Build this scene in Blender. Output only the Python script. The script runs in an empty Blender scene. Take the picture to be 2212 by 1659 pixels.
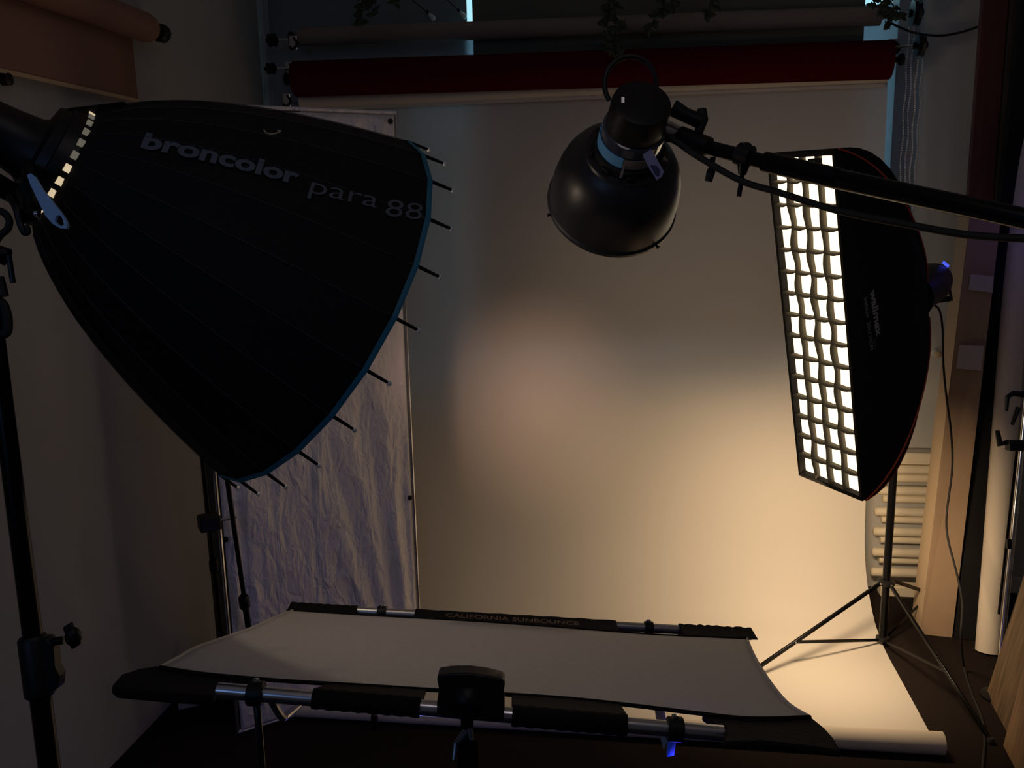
import bpy, math, random
from mathutils import Vector as V, Matrix
random.seed(7)
sc = bpy.context.scene
COL = sc.collection
# ------------------------------------------------------------------ camera
H = 1.9; FPX = 1900.0; CX, CY = 1106.0, 829.5
YAW, PITCH, ROLL = .151, .190, .023
fw = V((-math.sin(YAW)*math.cos(PITCH), math.cos(YAW)*math.cos(PITCH), -math.sin(PITCH)))
r0 = V((math.cos(YAW), math.sin(YAW), 0)); u0 = r0.cross(fw)
rt = r0*math.cos(ROLL) - u0*math.sin(ROLL)
up = u0*math.cos(ROLL) + r0*math.sin(ROLL)
CAM = V((0, 0, H))
cd = bpy.data.cameras.new('camera'); cam = bpy.data.objects.new('camera', cd); COL.objects.link(cam)
M = Matrix((rt, up, -fw)).transposed().to_4x4(); M.translation = CAM
cam.matrix_world = M
cd.sensor_fit = 'HORIZONTAL'; cd.sensor_width = 36; cd.lens = FPX/2212*36; cd.clip_start = .05
sc.camera = cam
# ------------------------------------------------------------------ colour management, world
vs = sc.view_settings
vs.view_transform = 'Standard'; vs.look = 'None'; vs.gamma = 1; vs.use_curve_mapping = False; vs.exposure = 0
w = bpy.data.worlds.new('dusk_sky'); sc.world = w; w.use_nodes = True
bg = w.node_tree.nodes['Background']; bg.inputs[0].default_value = (.42, .82, .95, 1); bg.inputs[1].default_value = 1.15

# ------------------------------------------------------------------ pixel measuring helpers
def ray(x, y): return fw + rt*((x-CX)/FPX) - up*((y-CY)/FPX)
def PD(x, y, d): return CAM + ray(x, y)*d
def PY(x, y, Y): d = ray(x, y); return CAM + d*(Y/d.y)
def PX(x, y, X): d = ray(x, y); return CAM + d*(X/d.x)
def PZ(x, y, Z=0.0): d = ray(x, y); return CAM + d*((Z-H)/d.z)
def PP(x, y, o, n): d = ray(x, y); return CAM + d*((o-CAM).dot(n)/d.dot(n))
def proj(P):
    d = P-CAM; z = d.dot(fw); return CX+FPX*d.dot(rt)/z, CY-FPX*d.dot(up)/z

# ------------------------------------------------------------------ lights of the place, assumed lights and added fills
def area(name, loc, direction, size, power, color, spread=180, shape='DISK', sy=None):
    l = bpy.data.lights.new(name, 'AREA'); l.shape = shape; l.size = size
    if sy: l.size_y = sy
    l.energy = power; l.color = color; l.spread = math.radians(spread)
    o = bpy.data.objects.new(name, l); COL.objects.link(o); o.location = loc
    o.rotation_euler = V(direction).to_track_quat('-Z', 'Y').to_euler(); return o
def point(name, loc, power, color, r=.02):
    l = bpy.data.lights.new(name, 'POINT'); l.energy = power; l.color = color; l.shadow_soft_size = r
    o = bpy.data.objects.new(name, l); COL.objects.link(o); o.location = loc; return o
# parabolic umbrella geometry (needed by its lamp)
PC = PD(665, 655, 2.03); PV = PD(128, 357, 1.70)      # rim centre, ring centre
PA = (PC-PV); PL = PA.length; PA.normalize()
PUx = PA.cross(V((0, 0, 1))).normalized(); PUy = PA.cross(PUx).normalized()
PR, PR0 = .435, .112
area('umbrella_modelling_light', PC-PA*.06, PY(1170, 880, 4.18)-PC, .24, .33, (1, .60, .42), 26)
area('umbrella_soft_light', PC-PA*.07, V((.95, 4.18, 1.15))-PC, .60, 1.25, (1, .80, .58), 72)
point('umbrella_bulb_light', PV+PA*.34, 1.6, (1, .80, .60), .03)
# added light under the strip softbox: assumed spill on paper, tripod, radiator and box
area('assumed_softbox_spill', V((.74, 3.22, .845)), V((-.10, .72, -.80)),     .26, 8.6, (1, .71, .42), 150, 'RECTANGLE', .10)
# added light for cool daylight, assumed to come from unseen windows behind the photographer
area('assumed_rear_daylight', V((-1.35, -1.2, 2.5)), V((.35, 1, -.3)), 1.0, 2.6, (.24, .48, 1.0), 180, 'RECTANGLE', .8)
point('added_fill_light', V((.1, .5, 3.1)), 3.6, (1, .88, .92), .3)  # added fill with no real lamp behind it, lifts scrim and walls
# assumed blue indicator lamps right of and below scrim, then an added blue light
point('assumed_indicator_light', PD(2236, 490, 3.42), .15, (.16, .07, 1), .01)
point('assumed_display_light', PD(1462, 1640, 1.60), .04, (.06, .05, 1), .01)
point('unseen_blue_light', V((-.62, 1.95, .30)), .9, (.26, .24, 1), .03)  # unseen blue light added to tint the silver panel

# ------------------------------------------------------------------ materials
def mat(name, color, rough=.6, metal=0, spec=.5, bump=None, scale=40, emit=None, strength=0, var=0, trans=0, coat=0, stretch=None, sheen=0, alpha=1):
    m = bpy.data.materials.new(name); m.use_nodes = True; nt = m.node_tree; b = nt.nodes['Principled BSDF']
    b.inputs['Base Color'].default_value = (*color, 1); b.inputs['Roughness'].default_value = rough
    b.inputs['Metallic'].default_value = metal; b.inputs['Specular IOR Level'].default_value = spec
    b.inputs['Coat Weight'].default_value = coat; b.inputs['Sheen Weight'].default_value = sheen
    b.inputs['Alpha'].default_value = alpha
    if emit: b.inputs['Emission Color'].default_value = (*emit, 1); b.inputs['Emission Strength'].default_value = strength
    if bump or var:
        tc = nt.nodes.new('ShaderNodeTexCoord'); mp = nt.nodes.new('ShaderNodeMapping'); nz = nt.nodes.new('ShaderNodeTexNoise')
        nt.links.new(tc.outputs['Object'], mp.inputs[0]); nt.links.new(mp.outputs[0], nz.inputs['Vector'])
        if stretch: mp.inputs['Scale'].default_value = stretch
        nz.inputs['Scale'].default_value = scale; nz.inputs['Detail'].default_value = 5
        if bump:
            bp = nt.nodes.new('ShaderNodeBump'); bp.inputs['Strength'].default_value = bump; bp.inputs['Distance'].default_value = .01
            nt.links.new(nz.outputs[0], bp.inputs['Height']); nt.links.new(bp.outputs[0], b.inputs['Normal'])
        if var:
            cr = nt.nodes.new('ShaderNodeValToRGB')
            cr.color_ramp.elements[0].position = .3; cr.color_ramp.elements[1].position = .7
            cr.color_ramp.elements[0].color = (*[c*(1-var) for c in color], 1); cr.color_ramp.elements[1].color = (*[min(1, c*(1+var)) for c in color], 1)
            nt.links.new(nz.outputs[0], cr.inputs[0]); nt.links.new(cr.outputs[0], b.inputs['Base Color'])
    if trans:
        tb = nt.nodes.new('ShaderNodeBsdfTranslucent'); tb.inputs[0].default_value = (*color, 1)
        mx = nt.nodes.new('ShaderNodeMixShader'); mx.inputs[0].default_value = trans
        out = nt.nodes['Material Output']
        nt.links.new(b.outputs[0], mx.inputs[1]); nt.links.new(tb.outputs[0], mx.inputs[2]); nt.links.new(mx.outputs[0], out.inputs[0])
    return m
MT = dict(
 carpet=mat('dark_carpet', (.022, .016, .0145), .95, spec=.08, bump=.5, scale=260, var=.35),
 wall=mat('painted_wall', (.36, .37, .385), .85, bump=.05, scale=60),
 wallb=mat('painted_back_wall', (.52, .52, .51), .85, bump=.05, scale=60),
 ceil=mat('painted_ceiling', (.78, .77, .75), .9),
 paper=mat('white_seamless_paper', (.84, .79, .72), .75, spec=.2, bump=.03, scale=5, trans=.25),
 paper_roll=mat('white_paper_roll', (.74, .66, .55), .75),
 redpaper=mat('deep_red_paper', (.085, .006, .010), .9, spec=.0),
 greypaper=mat('grey_brown_paper', (.25, .21, .185), .85),
 terra=mat('terracotta_paper', (.30, .175, .140), .85, spec=.2),
 sheer=mat('sheer_white_fabric', (.40, .43, .48), .9, trans=.16), sheer2=mat('sheer_thin_fabric', (.60, .64, .70), .9, trans=.55),
 blind=mat('dark_green_grey_blind', (.135, .145, .125), .85),
 blind2=mat('blue_grey_blind', (.20, .23, .25), .8),
 black=mat('black_plastic', (.007, .007, .008), .45, spec=.35),
 matte=mat('black_metal_matte', (.003, .003, .0035), .25, spec=.2),
 bfab=mat('black_nylon', (.0075, .0075, .0085), .75, spec=.25, bump=.15, scale=180),
 sbfab=mat('black_softbox_fabric', (.012, .011, .010), .8, spec=.2, bump=.12, scale=60),
 dish=mat('black_satin_enamel', (.020, .021, .024), .36, bump=.02, scale=300),
 seam=mat('canopy_seam_thread', (.040, .040, .043), .7),
 blue=mat('blue_binding_tape', (.012, .17, .28), .6),
 bluehandle=mat('pale_blue_plastic', (.34, .58, .95), .5),
 bluetape_littab=mat('sky_blue_tape_and_lit_tab', (.17, .52, .95), .5),
 silver=mat('brushed_aluminium', (.66, .66, .68), .24, metal=.9),
 chrome=mat('chrome', (.8, .8, .8), .18, metal=1),
 grid=mat('grid_fabric', (.10, .088, .060), .9),
 orange=mat('orange_piping', (.42, .05, .02), .6),
 white=mat('white_plastic', (.75, .75, .74), .45),
 scrim=mat('white_scrim_fabric', (.84, .80, .75), .9, bump=.05, scale=90, trans=.34, var=.05),
 sleeve=mat('black_sleeve_fabric', (.010, .009, .010), .85, spec=.2, bump=.2, scale=90),
 logo=mat('grey_blue_print', (.10, .115, .15), .7),
 logo2=mat('grey_print', (.42, .42, .42), .7),
 lining=mat('silver_lining', (.55, .55, .55), .4, metal=.6),
 rad=mat('cream_radiator_enamel', (.86, .77, .60), .45),
 card=mat('brown_cardboard', (.38, .265, .175), .85, var=.12, scale=6, stretch=(1, 1, .4)),
 cardedge=mat('light_cardboard', (.55, .42, .28), .85),
 label=mat('white_label', (.50, .47, .46), .6),
 redwood=mat('dark_red_wood', (.115, .035, .030), .5, var=.3, scale=12, stretch=(3, 3, .3)),
 wood=mat('plywood_grain', (.15, .10, .058), .55, var=.35, scale=9, stretch=(1, 6, .6)),
 wood2=mat('light_plywood', (.30, .19, .10), .6, var=.2, scale=9, stretch=(1, 6, .6)),
 ivy=mat('ivy_green', (.035, .055, .025), .6, var=.3, scale=30),
 stem=mat('ivy_stem', (.05, .045, .025), .7),
 rubber=mat('black_rubber', (.012, .012, .012), .7),
 bluelens=mat('blue_led', (.05, .05, .8), .3, emit=(.05, .08, 1), strength=1.6),
 diff=mat('lit_diffuser', (.8, .75, .6), .8, emit=(1, .80, .55), strength=1.75),
 vent1=mat('lit_vent', (.5, .4, .2), .6, emit=(1, .80, .50), strength=.62),
 vent2=mat('faint_vent', (.3, .3, .2), .6, emit=(1, .9, .7), strength=.10),
 glassy=mat('smoked_glass', (.05, .06, .08), .12, coat=.6),
 glass=mat('clear_plastic', (.42, .44, .75), .25, alpha=.55),
)
# window glass
mg = bpy.data.materials.new('window_glass'); mg.use_nodes = True; nt = mg.node_tree
gb = nt.nodes.new('ShaderNodeBsdfTransparent'); gl = nt.nodes.new('ShaderNodeBsdfGlossy'); gl.inputs['Roughness'].default_value = .05
mx = nt.nodes.new('ShaderNodeMixShader'); mx.inputs[0].default_value = .06
nt.links.new(gb.outputs[0], mx.inputs[1]); nt.links.new(gl.outputs[0], mx.inputs[2]); nt.links.new(mx.outputs[0], nt.nodes['Material Output'].inputs[0])
MT['wglass'] = mg
# wrinkled silver fabric: fan of long folds plus fine creases
def wrinkle_mat():
    m = bpy.data.materials.new('wrinkled_silver_fabric'); m.use_nodes = True; nt = m.node_tree; b = nt.nodes['Principled BSDF']
    b.inputs['Base Color'].default_value = (.90, .85, .88, 1); b.inputs['Roughness'].default_value = .5; b.inputs['Metallic'].default_value = .15
    tc = nt.nodes.new('ShaderNodeTexCoord')
    hs = []
    for sc_, st, wgt, det in (((9, 9, 1.3), 5, .7, 3), ((10, 10, 5), 11, .45, 4), ((1, 1, 1), 55, .12, 3)):
        mp = nt.nodes.new('ShaderNodeMapping'); mp.inputs['Scale'].default_value = sc_; mp.inputs['Rotation'].default_value = (.0, .16, 0)
        nz = nt.nodes.new('ShaderNodeTexNoise'); nz.inputs['Scale'].default_value = st/5; nz.inputs['Detail'].default_value = det; nz.inputs['Distortion'].default_value = .6
        mu = nt.nodes.new('ShaderNodeMath'); mu.operation = 'MULTIPLY'; mu.inputs[1].default_value = wgt
        nt.links.new(tc.outputs['Object'], mp.inputs[0]); nt.links.new(mp.outputs[0], nz.inputs['Vector']); nt.links.new(nz.outputs[0], mu.inputs[0]); hs.append(mu)
    a = nt.nodes.new('ShaderNodeMath'); a.operation = 'ADD'; nt.links.new(hs[0].outputs[0], a.inputs[0]); nt.links.new(hs[1].outputs[0], a.inputs[1])
    a2 = nt.nodes.new('ShaderNodeMath'); a2.operation = 'ADD'; nt.links.new(a.outputs[0], a2.inputs[0]); nt.links.new(hs[2].outputs[0], a2.inputs[1])
    bp = nt.nodes.new('ShaderNodeBump'); bp.inputs['Strength'].default_value = 1; bp.inputs['Distance'].default_value = .045
    nt.links.new(a2.outputs[0], bp.inputs['Height']); nt.links.new(bp.outputs[0], b.inputs['Normal'])
    return m
MT['wrinkle'] = wrinkle_mat()

# ------------------------------------------------------------------ mesh helpers
ORG = {}
def tag(o, label=None, cat=None, group=None, kind=None):
    if label: o['label'] = label
    if cat: o['category'] = cat
    if group: o['group'] = group
    if kind: o['kind'] = kind
    return o
def thing(name, label, cat, loc, group=None):
    o = bpy.data.objects.new(name, None); COL.objects.link(o); o.location = loc; o.empty_display_size = .05
    ORG[o.name] = V(loc); return tag(o, label, cat, group)
def perp(a):
    a = a.normalized(); h = V((0, 0, 1)) if abs(a.z) < .9 else V((1, 0, 0))
    x = a.cross(h).normalized(); return x, a.cross(x).normalized()
class MB:
    def __init__(s): s.v = []; s.f = []
    def add(s, vs, fs):
        n = len(s.v); s.v += [V(p) for p in vs]; s.f += [tuple(i+n for i in f) for f in fs]; return s
    def tube(s, pts, r, n=14, caps=True, closed=False):
        pts = [V(p) for p in pts]; m = len(pts); rr = r if isinstance(r, (list, tuple)) else [r]*m
        x = None; vs = []
        for i, p in enumerate(pts):
            if closed: t = pts[(i+1) % m]-pts[i-1]
            else: t = (pts[min(i+1, m-1)]-pts[max(i-1, 0)])
            t.normalize()
            if x is None: x, _ = perp(t)
            x = (x-t*x.dot(t)).normalized(); y = t.cross(x)
            vs += [p+(x*math.cos(2*math.pi*k/n)+y*math.sin(2*math.pi*k/n))*rr[i] for k in range(n)]
        fs = []
        for i in range(m if closed else m-1):
            j = (i+1) % m
            fs += [(i*n+k, i*n+(k+1) % n, j*n+(k+1) % n, j*n+k) for k in range(n)]
        if caps and not closed: fs += [tuple(range(n))[::-1], tuple((m-1)*n+k for k in range(n))]
        return s.add(vs, fs)
    def lathe(s, o, a, prof, n=32, cap0=True, cap1=True):
        a = V(a).normalized(); x, y = perp(a); vs = []; fs = []
        for (t, r) in prof: vs += [V(o)+a*t+(x*math.cos(2*math.pi*k/n)+y*math.sin(2*math.pi*k/n))*r for k in range(n)]
        for i in range(len(prof)-1): fs += [(i*n+k, i*n+(k+1) % n, (i+1)*n+(k+1) % n, (i+1)*n+k) for k in range(n)]
        if cap0: fs.append(tuple(range(n))[::-1])
        if cap1: fs.append(tuple((len(prof)-1)*n+k for k in range(n)))
        return s.add(vs, fs)
    def box(s, c, ax, ay, az):
        c, ax, ay, az = map(V, (c, ax, ay, az))
        vs = [c+ax*i+ay*j+az*k for k in (-1, 1) for j in (-1, 1) for i in (-1, 1)]
        return s.add(vs, [(0, 2, 3, 1), (4, 5, 7, 6), (0, 1, 5, 4), (2, 6, 7, 3), (0, 4, 6, 2), (1, 3, 7, 5)])
    def abox(s, a, b):
        a, b = V(a), V(b); c = (a+b)/2; h = (b-a)/2
        return s.box(c, (h.x, 0, 0), (0, h.y, 0), (0, 0, h.z))
    def bar(s, a, b, wd, th, side=None):
        a, b = V(a), V(b); t = (b-a); x, y = perp(t)
        if side is not None: x = (V(side)-t*(V(side).dot(t)/t.dot(t))).normalized(); y = t.normalized().cross(x)
        return s.box((a+b)/2, x*wd/2, y*th/2, t/2)
    def sphere(s, c, r, n=12, sc_=(1, 1, 1)):
        vs = []; fs = []
        for i in range(1, n): 
            for k in range(n*2): 
                th = math.pi*i/n; ph = math.pi*k/n
                vs.append(V(c)+V((math.sin(th)*math.cos(ph)*sc_[0], math.sin(th)*math.sin(ph)*sc_[1], math.cos(th)*sc_[2]))*r)
        vs += [V(c)+V((0, 0, r*sc_[2])), V(c)-V((0, 0, r*sc_[2]))]; m = n*2; T = len(vs)-2
        for i in range(n-2): fs += [(i*m+k, (i+1)*m+k, (i+1)*m+(k+1) % m, i*m+(k+1) % m) for k in range(m)]
        fs += [(T, k, (k+1) % m) for k in range(m)]+[(T+1, (n-2)*m+(k+1) % m, (n-2)*m+k) for k in range(m)]
        return s.add(vs, fs)
    def prism(s, pts, d):      # polygon pts extruded by vector d
        n = len(pts); d = V(d); vs = [V(p) for p in pts]+[V(p)+d for p in pts]
        return s.add(vs, [tuple(range(n))[::-1], tuple(range(n, 2*n))]+[(i, (i+1) % n, n+(i+1) % n, n+i) for i in range(n)])
    def grid(s, rows, close=False):
        m = len(rows[0]); vs = [p for r in rows for p in r]; fs = []
        for i in range(len(rows)-1):
            for k in range(m if close else m-1): fs.append((i*m+k, i*m+(k+1) % m, (i+1)*m+(k+1) % m, (i+1)*m+k))
        return s.add(vs, fs)
    def build(s, name, m, parent=None, smooth=35, solid=0, sub=0, bevel=0):
        org = ORG[parent.name] if parent else None
        if org is None:
            xs = [p.x for p in s.v]; ys = [p.y for p in s.v]; org = V(((min(xs)+max(xs))/2, (min(ys)+max(ys))/2, min(p.z for p in s.v)))
        me = bpy.data.meshes.new(name); me.from_pydata([p-org for p in s.v], [], s.f)
        import bmesh
        b = bmesh.new(); b.from_mesh(me)
        if solid == 0: bmesh.ops.recalc_face_normals(b, faces=b.faces)
        b.to_mesh(me); b.free()
        if smooth: me.shade_smooth(); me.set_sharp_from_angle(angle=math.radians(smooth))
        me.materials.append(m if not isinstance(m, str) else MT[m])
        o = bpy.data.objects.new(name, me); COL.objects.link(o); ORG[o.name] = org
        if parent: o.parent = parent
        else: o.location = org
        if bevel: md = o.modifiers.new('b', 'BEVEL'); md.width = bevel; md.segments = 2; md.limit_method = 'ANGLE'
        if solid: md = o.modifiers.new('s', 'SOLIDIFY'); md.thickness = abs(solid); md.offset = 0 if solid > 0 else -1
        if sub: md = o.modifiers.new('u', 'SUBSURF'); md.levels = sub; md.render_levels = sub
        return o
def smooth_path(pts, n=8):
    pts = [V(p) for p in pts]; out = []
    for i in range(len(pts)-1):
        p0, p1, p2, p3 = pts[max(i-1, 0)], pts[i], pts[i+1], pts[min(i+2, len(pts)-1)]
        for k in range(n):
            t = k/n; out.append(.5*((2*p1)+(p2-p0)*t+(2*p0-5*p1+4*p2-p3)*t*t+(3*p1-p0-3*p2+p3)*t*t*t))
    return out+[pts[-1]]
def text_mesh(body, size=1, bold=0, shear=0, spacing=1, extr=.0):
    c = bpy.data.curves.new('t', 'FONT'); c.body = body; c.size = size; c.offset = bold; c.shear = shear; c.space_character = spacing; c.extrude = extr
    c.resolution_u = 4
    o = bpy.data.objects.new('t', c); COL.objects.link(o); dg = bpy.context.evaluated_depsgraph_get(); dg.update()
    me = bpy.data.meshes.new_from_object(o.evaluated_get(dg))
    vs = [v.co.copy() for v in me.vertices]; fs = [tuple(p.vertices) for p in me.polygons]
    bpy.data.objects.remove(o); bpy.data.curves.remove(c); bpy.data.meshes.remove(me); return vs, fs
def struct(o, label=None): o['kind'] = 'structure'; return tag(o, label)

# ------------------------------------------------------------------ room
WL, WR, WB, WF, ZC = -1.87, 1.98, 4.42, -1.9, 3.35
struct(MB().abox((WL-.4, WF-.1, -.1), (WR+.1, WB+.9, 0)).build('floor', 'carpet', smooth=0), 'dark brown carpet floor')
struct(MB().abox((WL-.4, WF-.1, ZC), (WR+.1, WB+.2, ZC+.1)).build('ceiling', 'ceil', smooth=0), 'pale painted ceiling')
lw = MB().abox((WL-.4, WF-.1, 0), (WL, 3.39, ZC)); lw.abox((WL-.4, 3.39, 0), (WL-.03, WB, ZC))
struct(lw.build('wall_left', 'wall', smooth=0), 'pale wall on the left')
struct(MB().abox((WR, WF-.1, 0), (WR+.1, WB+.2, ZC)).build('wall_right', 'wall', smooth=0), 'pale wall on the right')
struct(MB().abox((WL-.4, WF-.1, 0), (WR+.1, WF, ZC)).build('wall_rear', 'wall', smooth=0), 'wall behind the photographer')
OX0, OX1, OZ0, OZ1 = -1.80, 1.17, 1.00, 3.18      # window opening
wb = MB().abox((WL-.4, WB, 0), (WR+.1, WB+.18, OZ0)).abox((WL-.4, WB, OZ1), (WR+.1, WB+.18, ZC)).abox((WL-.4, WB, OZ0), (OX0, WB+.18, OZ1)).abox((OX1, WB, OZ0), (WR+.1, WB+.18, OZ1))
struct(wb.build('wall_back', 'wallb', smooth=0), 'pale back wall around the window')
win = bpy.data.objects.new('window_1', None); COL.objects.link(win); win.location = ((OX0+OX1)/2, WB, OZ0); ORG['window_1'] = win.location.copy()
struct(win, 'wide window behind the blinds, bluish dusk light outside')
fr = MB()
for x0, x1 in ((OX0, OX0+.06), (-.70, -.62), (.30, .36), (OX1-.05, OX1)): fr.abox((x0, WB+.08, OZ0), (x1, WB+.14, OZ1))
fr.abox((OX0, WB+.08, OZ0), (OX1, WB+.14, OZ0+.06)).abox((OX0, WB+.08, OZ1-.06), (OX1, WB+.14, OZ1))
fr.build('window_frame', 'white', win, smooth=0)
MB().abox((OX0, WB+.105, OZ0), (OX1, WB+.112, OZ1)).build('window_pane', 'wglass', win, smooth=0)
MB().abox((OX0-.03, WB-.03, OZ0-.03), (OX1+.03, WB+.18, OZ0)).build('window_sill', 'white', win, smooth=0)
struct(MB().abox((1.60, WB-.012, 0), (WR, WB, .08)).build('baseboard_back', 'white', smooth=0), 'pale baseboard along the back wall')

# roller blinds inside the window
s0, s1 = PY(1009, 30, WB-.01).x, PY(1021, 30, WB-.01).x
def blind(x0, x1, y, m, label, notch=0):
    t = thing('roller_blind', label, 'blind', ((x0+x1)/2, y, 1.3), 'roller blinds in the window')
    xn = x1-notch  # hidden cut-out shaped to let sky light streak through the paper
    MB().prism([(x0, y, 1.3), (xn, y, 1.3), (xn, y, 2.60), (x1, y, 2.60), (x1, y, 3.2), (x0, y, 3.2)], (0, .004, 0)).build('blind_fabric', m, t, smooth=0)
    MB().tube([(x0, y-.002, 1.3), (xn, y-.002, 1.3)], .009).build('bottom_rail', 'white', t)
    MB().tube([(x0, y+.01, 3.21), (x1, y+.01, 3.21)], .026).build('roller', 'white', t)
blind(PY(579, 30, WB-.02).x, s0, WB-.02, 'blind2', 'blue-grey roller blind left of the bright window slit', .22)
s1 = PY(1021, 30, 4.29).x; blind(s1, PY(1867, 40, 4.29).x, 4.285, 'blind', 'dark green-grey roller blind right of the bright slit, behind the paper rolls')
xs0, xs1 = PY(566, 30, WB-.03).x, PY(1973, 300, WB-.03).x
zv = PY(1015, 58, WB-.03).z
t = thing('sheer_filler', 'added sheer panels passing dim window light between and beside the blinds', 'filler', ((xs0+xs1)/2, WB-.03, 1.0))  # added sheers that turn leaking window light into a dim glow
MB().abox((xs0+.01, WB-.034, 1.0), (xs0+.036, WB-.030, 3.2)).build('side_strip', 'sheer', t, smooth=0)
MB().abox((PY(1926, 300, WB-.03).x, WB-.034, 1.0), (xs1, WB-.030, 3.2)).build('side_strip', 'sheer', t, smooth=0)
MB().abox((xs0+.037, WB-.034, 1.0), (PY(1926, 300, WB-.03).x-.001, WB-.030, zv)).build('lower_panel', 'sheer2', t, smooth=0)
# blind pull cords with white acorns
for (x, y, xt, yt, lab) in ((936, 40, 884, -6, 'white bell-shaped cord pull on a slanting cord, further from the bright slit'), (1003, 36, 958, -8, 'white bell-shaped cord pull on a slanting cord, right at the bright slit')):
    b = PY(x, y, WB-.10); t = thing('cord_pull', lab, 'cord pull', b, 'cord pulls of the blinds'); a = PY(xt, yt, WB-.09)
    c = PY(x-9, y-10, WB-.10)
    MB().tube([a, c], .0025, 6).build('cord', 'black', t)
    d = (b-c).normalized()
    MB().lathe(c-d*.004, d, [(0, .004), (.010, .008), (.024, .012), (.036, .012), (.042, .007)], 16).build('acorn', 'white', t)
    MB().sphere(c-d*.01, .009, 8).build('knot', 'black', t)

# ------------------------------------------------------------------ seamless white paper
prof = [(4.215, 2.46), (4.20, 2.30), (4.19, 1.9), (4.187, 1.2), (4.187, .7), (4.185, .535), (4.171, .38), (4.135, .255), (4.058, .148), (3.925, .055), (3.80, .018), (3.68, .004), (3.5, .003), (3.3, .003), (3.1, .003), (2.99, .003)]
pp = smooth_path([V((0, a, b)) for a, b in prof], 6)
xl, xr = -1.64, 1.045
rows = []
for p in pp:
    row = []
    for k in range(25):
        x = xl+(xr-xl)*k/24
        row.append(V((x, p.y, max(p.z, .003)+(0.0015*math.sin(x*3+p.y*5) if p.z < .02 else 0))))
    rows.append(row)
t = thing('seamless_paper', 'wide white seamless paper backdrop curving from the wall down onto the floor', 'paper backdrop', (-.3, 3.6, 0))
MB().grid(rows).build('paper_sweep', 'paper', t)
rb = MB().lathe((xl, 4.235, 2.465), (1, 0, 0), [(0, .045), (xr-xl, .045)], 24)
rb.build('upper_roll', 'paper_roll', t)
MB().abox((xl+.05, 4.172, 2.408), (xr-.02, 4.180, 2.421)).build('batten', 'paper_roll', t, smooth=0)
fl = MB(); n = 22
rows = []
for k in range(49):
    x = -1.36+(1.05+1.36)*k/48; rr = .028+.012*k/48; base = 2.985-.022*(1-k/48); row = []
    for j in range(n):
        a = 2*math.pi*j/n; row.append(V((x, base+math.cos(a)*rr-.0, rr+math.sin(a)*rr)))
    rows.append(row)
fl.grid(rows, close=True); fl.f += [tuple(range(n)), tuple(48*n+j for j in range(n))]
fl.build('curled_front_roll', 'paper_roll', t)

# rolls above
def wall_roll(name, label, lp, rp, Y, r, m, core=.012):
    a, b = PY(*lp, Y), PY(*rp, Y)
    t = thing(name, label, 'paper roll', (a+b)/2)
    MB().tube([a, b], r, 36).build('wound_paper', m, t)
    MB().tube([a-(b-a).normalized()*.05, b+(b-a).normalized()*.05], core, 12).build('core_tube', 'matte', t)
    for p, s in ((a, -1), (b, 1)):
        q = p+(b-a).normalized()*.03*s
        MB().lathe(q, (s, 0, 0), [(0, .018), (.008, .026), (.020, .026), (.026, .014)], 20).build('end_plug', 'black', t)
    return a, b
ra, rbb = wall_roll('red_paper_roll', 'deep red seamless paper roll hung across the window', (638, 171), (1924, 129), 4.15, .080, 'redpaper')
rc, rd = wall_roll('grey_paper_roll', 'slimmer grey-brown paper roll hung above the red one', (648, 80), (1902, 34), 4.22, .041, 'greypaper')
# chain wheels at the bracket ends
def chain_wheel(px, py, Y, r, lab, th=.018):
    c = PY(px, py, Y)
    t = thing('chain_wheel', lab, 'wheel', c, 'black chain wheels of the roll holders')
    ms = MB(); n = 36; a = V((1, 0, 0)); 
    ms.lathe(c-a*th, a, [(0, r*.5), (.003, r), (th*.8, r*.86), (th*1.2, r*.86), (th*2-.003, r), (th*2, r*.5)], 10)
    ms.build('wheel_rim', 'black', t, smooth=20)
    MB().tube([c-a*(th+.012), c+a*(th+.012)], r*.3, 12).build('hub', 'matte', t)
    d = 1 if px < 1000 else -1
    MB().tube([c, c+V((d*.12, .02, 0))], .006, 8).build('axle', 'silver', t)
    return c
chain_wheel(588, 87, 4.20, .032, 'black chain wheel left of the grey paper roll')
chain_wheel(585, 148, 4.13, .028, 'black chain wheel left of the red paper roll')
chain_wheel(1978, 28, 4.20, .055, 'large black chain wheel at the right end of the upper roll, beside the ivy')
chain_wheel(1987, 98, 4.13, .048, 'black chain wheel right of the red paper roll')
for (px, py, Y, lab) in ((636, 92, 4.30, 'small metal hook bracket at the left end of the grey roll'), (627, 148, 4.30, 'small hook bracket at the left end of the red roll'), (622, 216, 4.30, 'lowest hook bracket left of the white paper'), (1930, 100, 4.30, 'hook bracket at the right end of the red roll')):
    c = PY(px, py, Y-.12); t = thing('roll_bracket', lab, 'bracket', c, 'hook brackets of the paper rolls')
    MB().abox((c.x-.022, c.y-.01, c.z-.035), (c.x+.016, c.y+.0, c.z+.03)).build('plate', 'silver', t, smooth=0, bevel=.003)
    MB().tube(smooth_path([c+V((.0, -.005, .02)), c+V((.02, -.02, -.01)), c+V((.0, -.03, -.035)), c+V((-.02, -.01, -.02))], 5), .006, 8).build('hook', 'matte', t)
    MB().tube([c+V((0, 0, -.005)), V((c.x, WB-.02, c.z-.005))], .006, 8).build('stem', 'silver', t)
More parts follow.
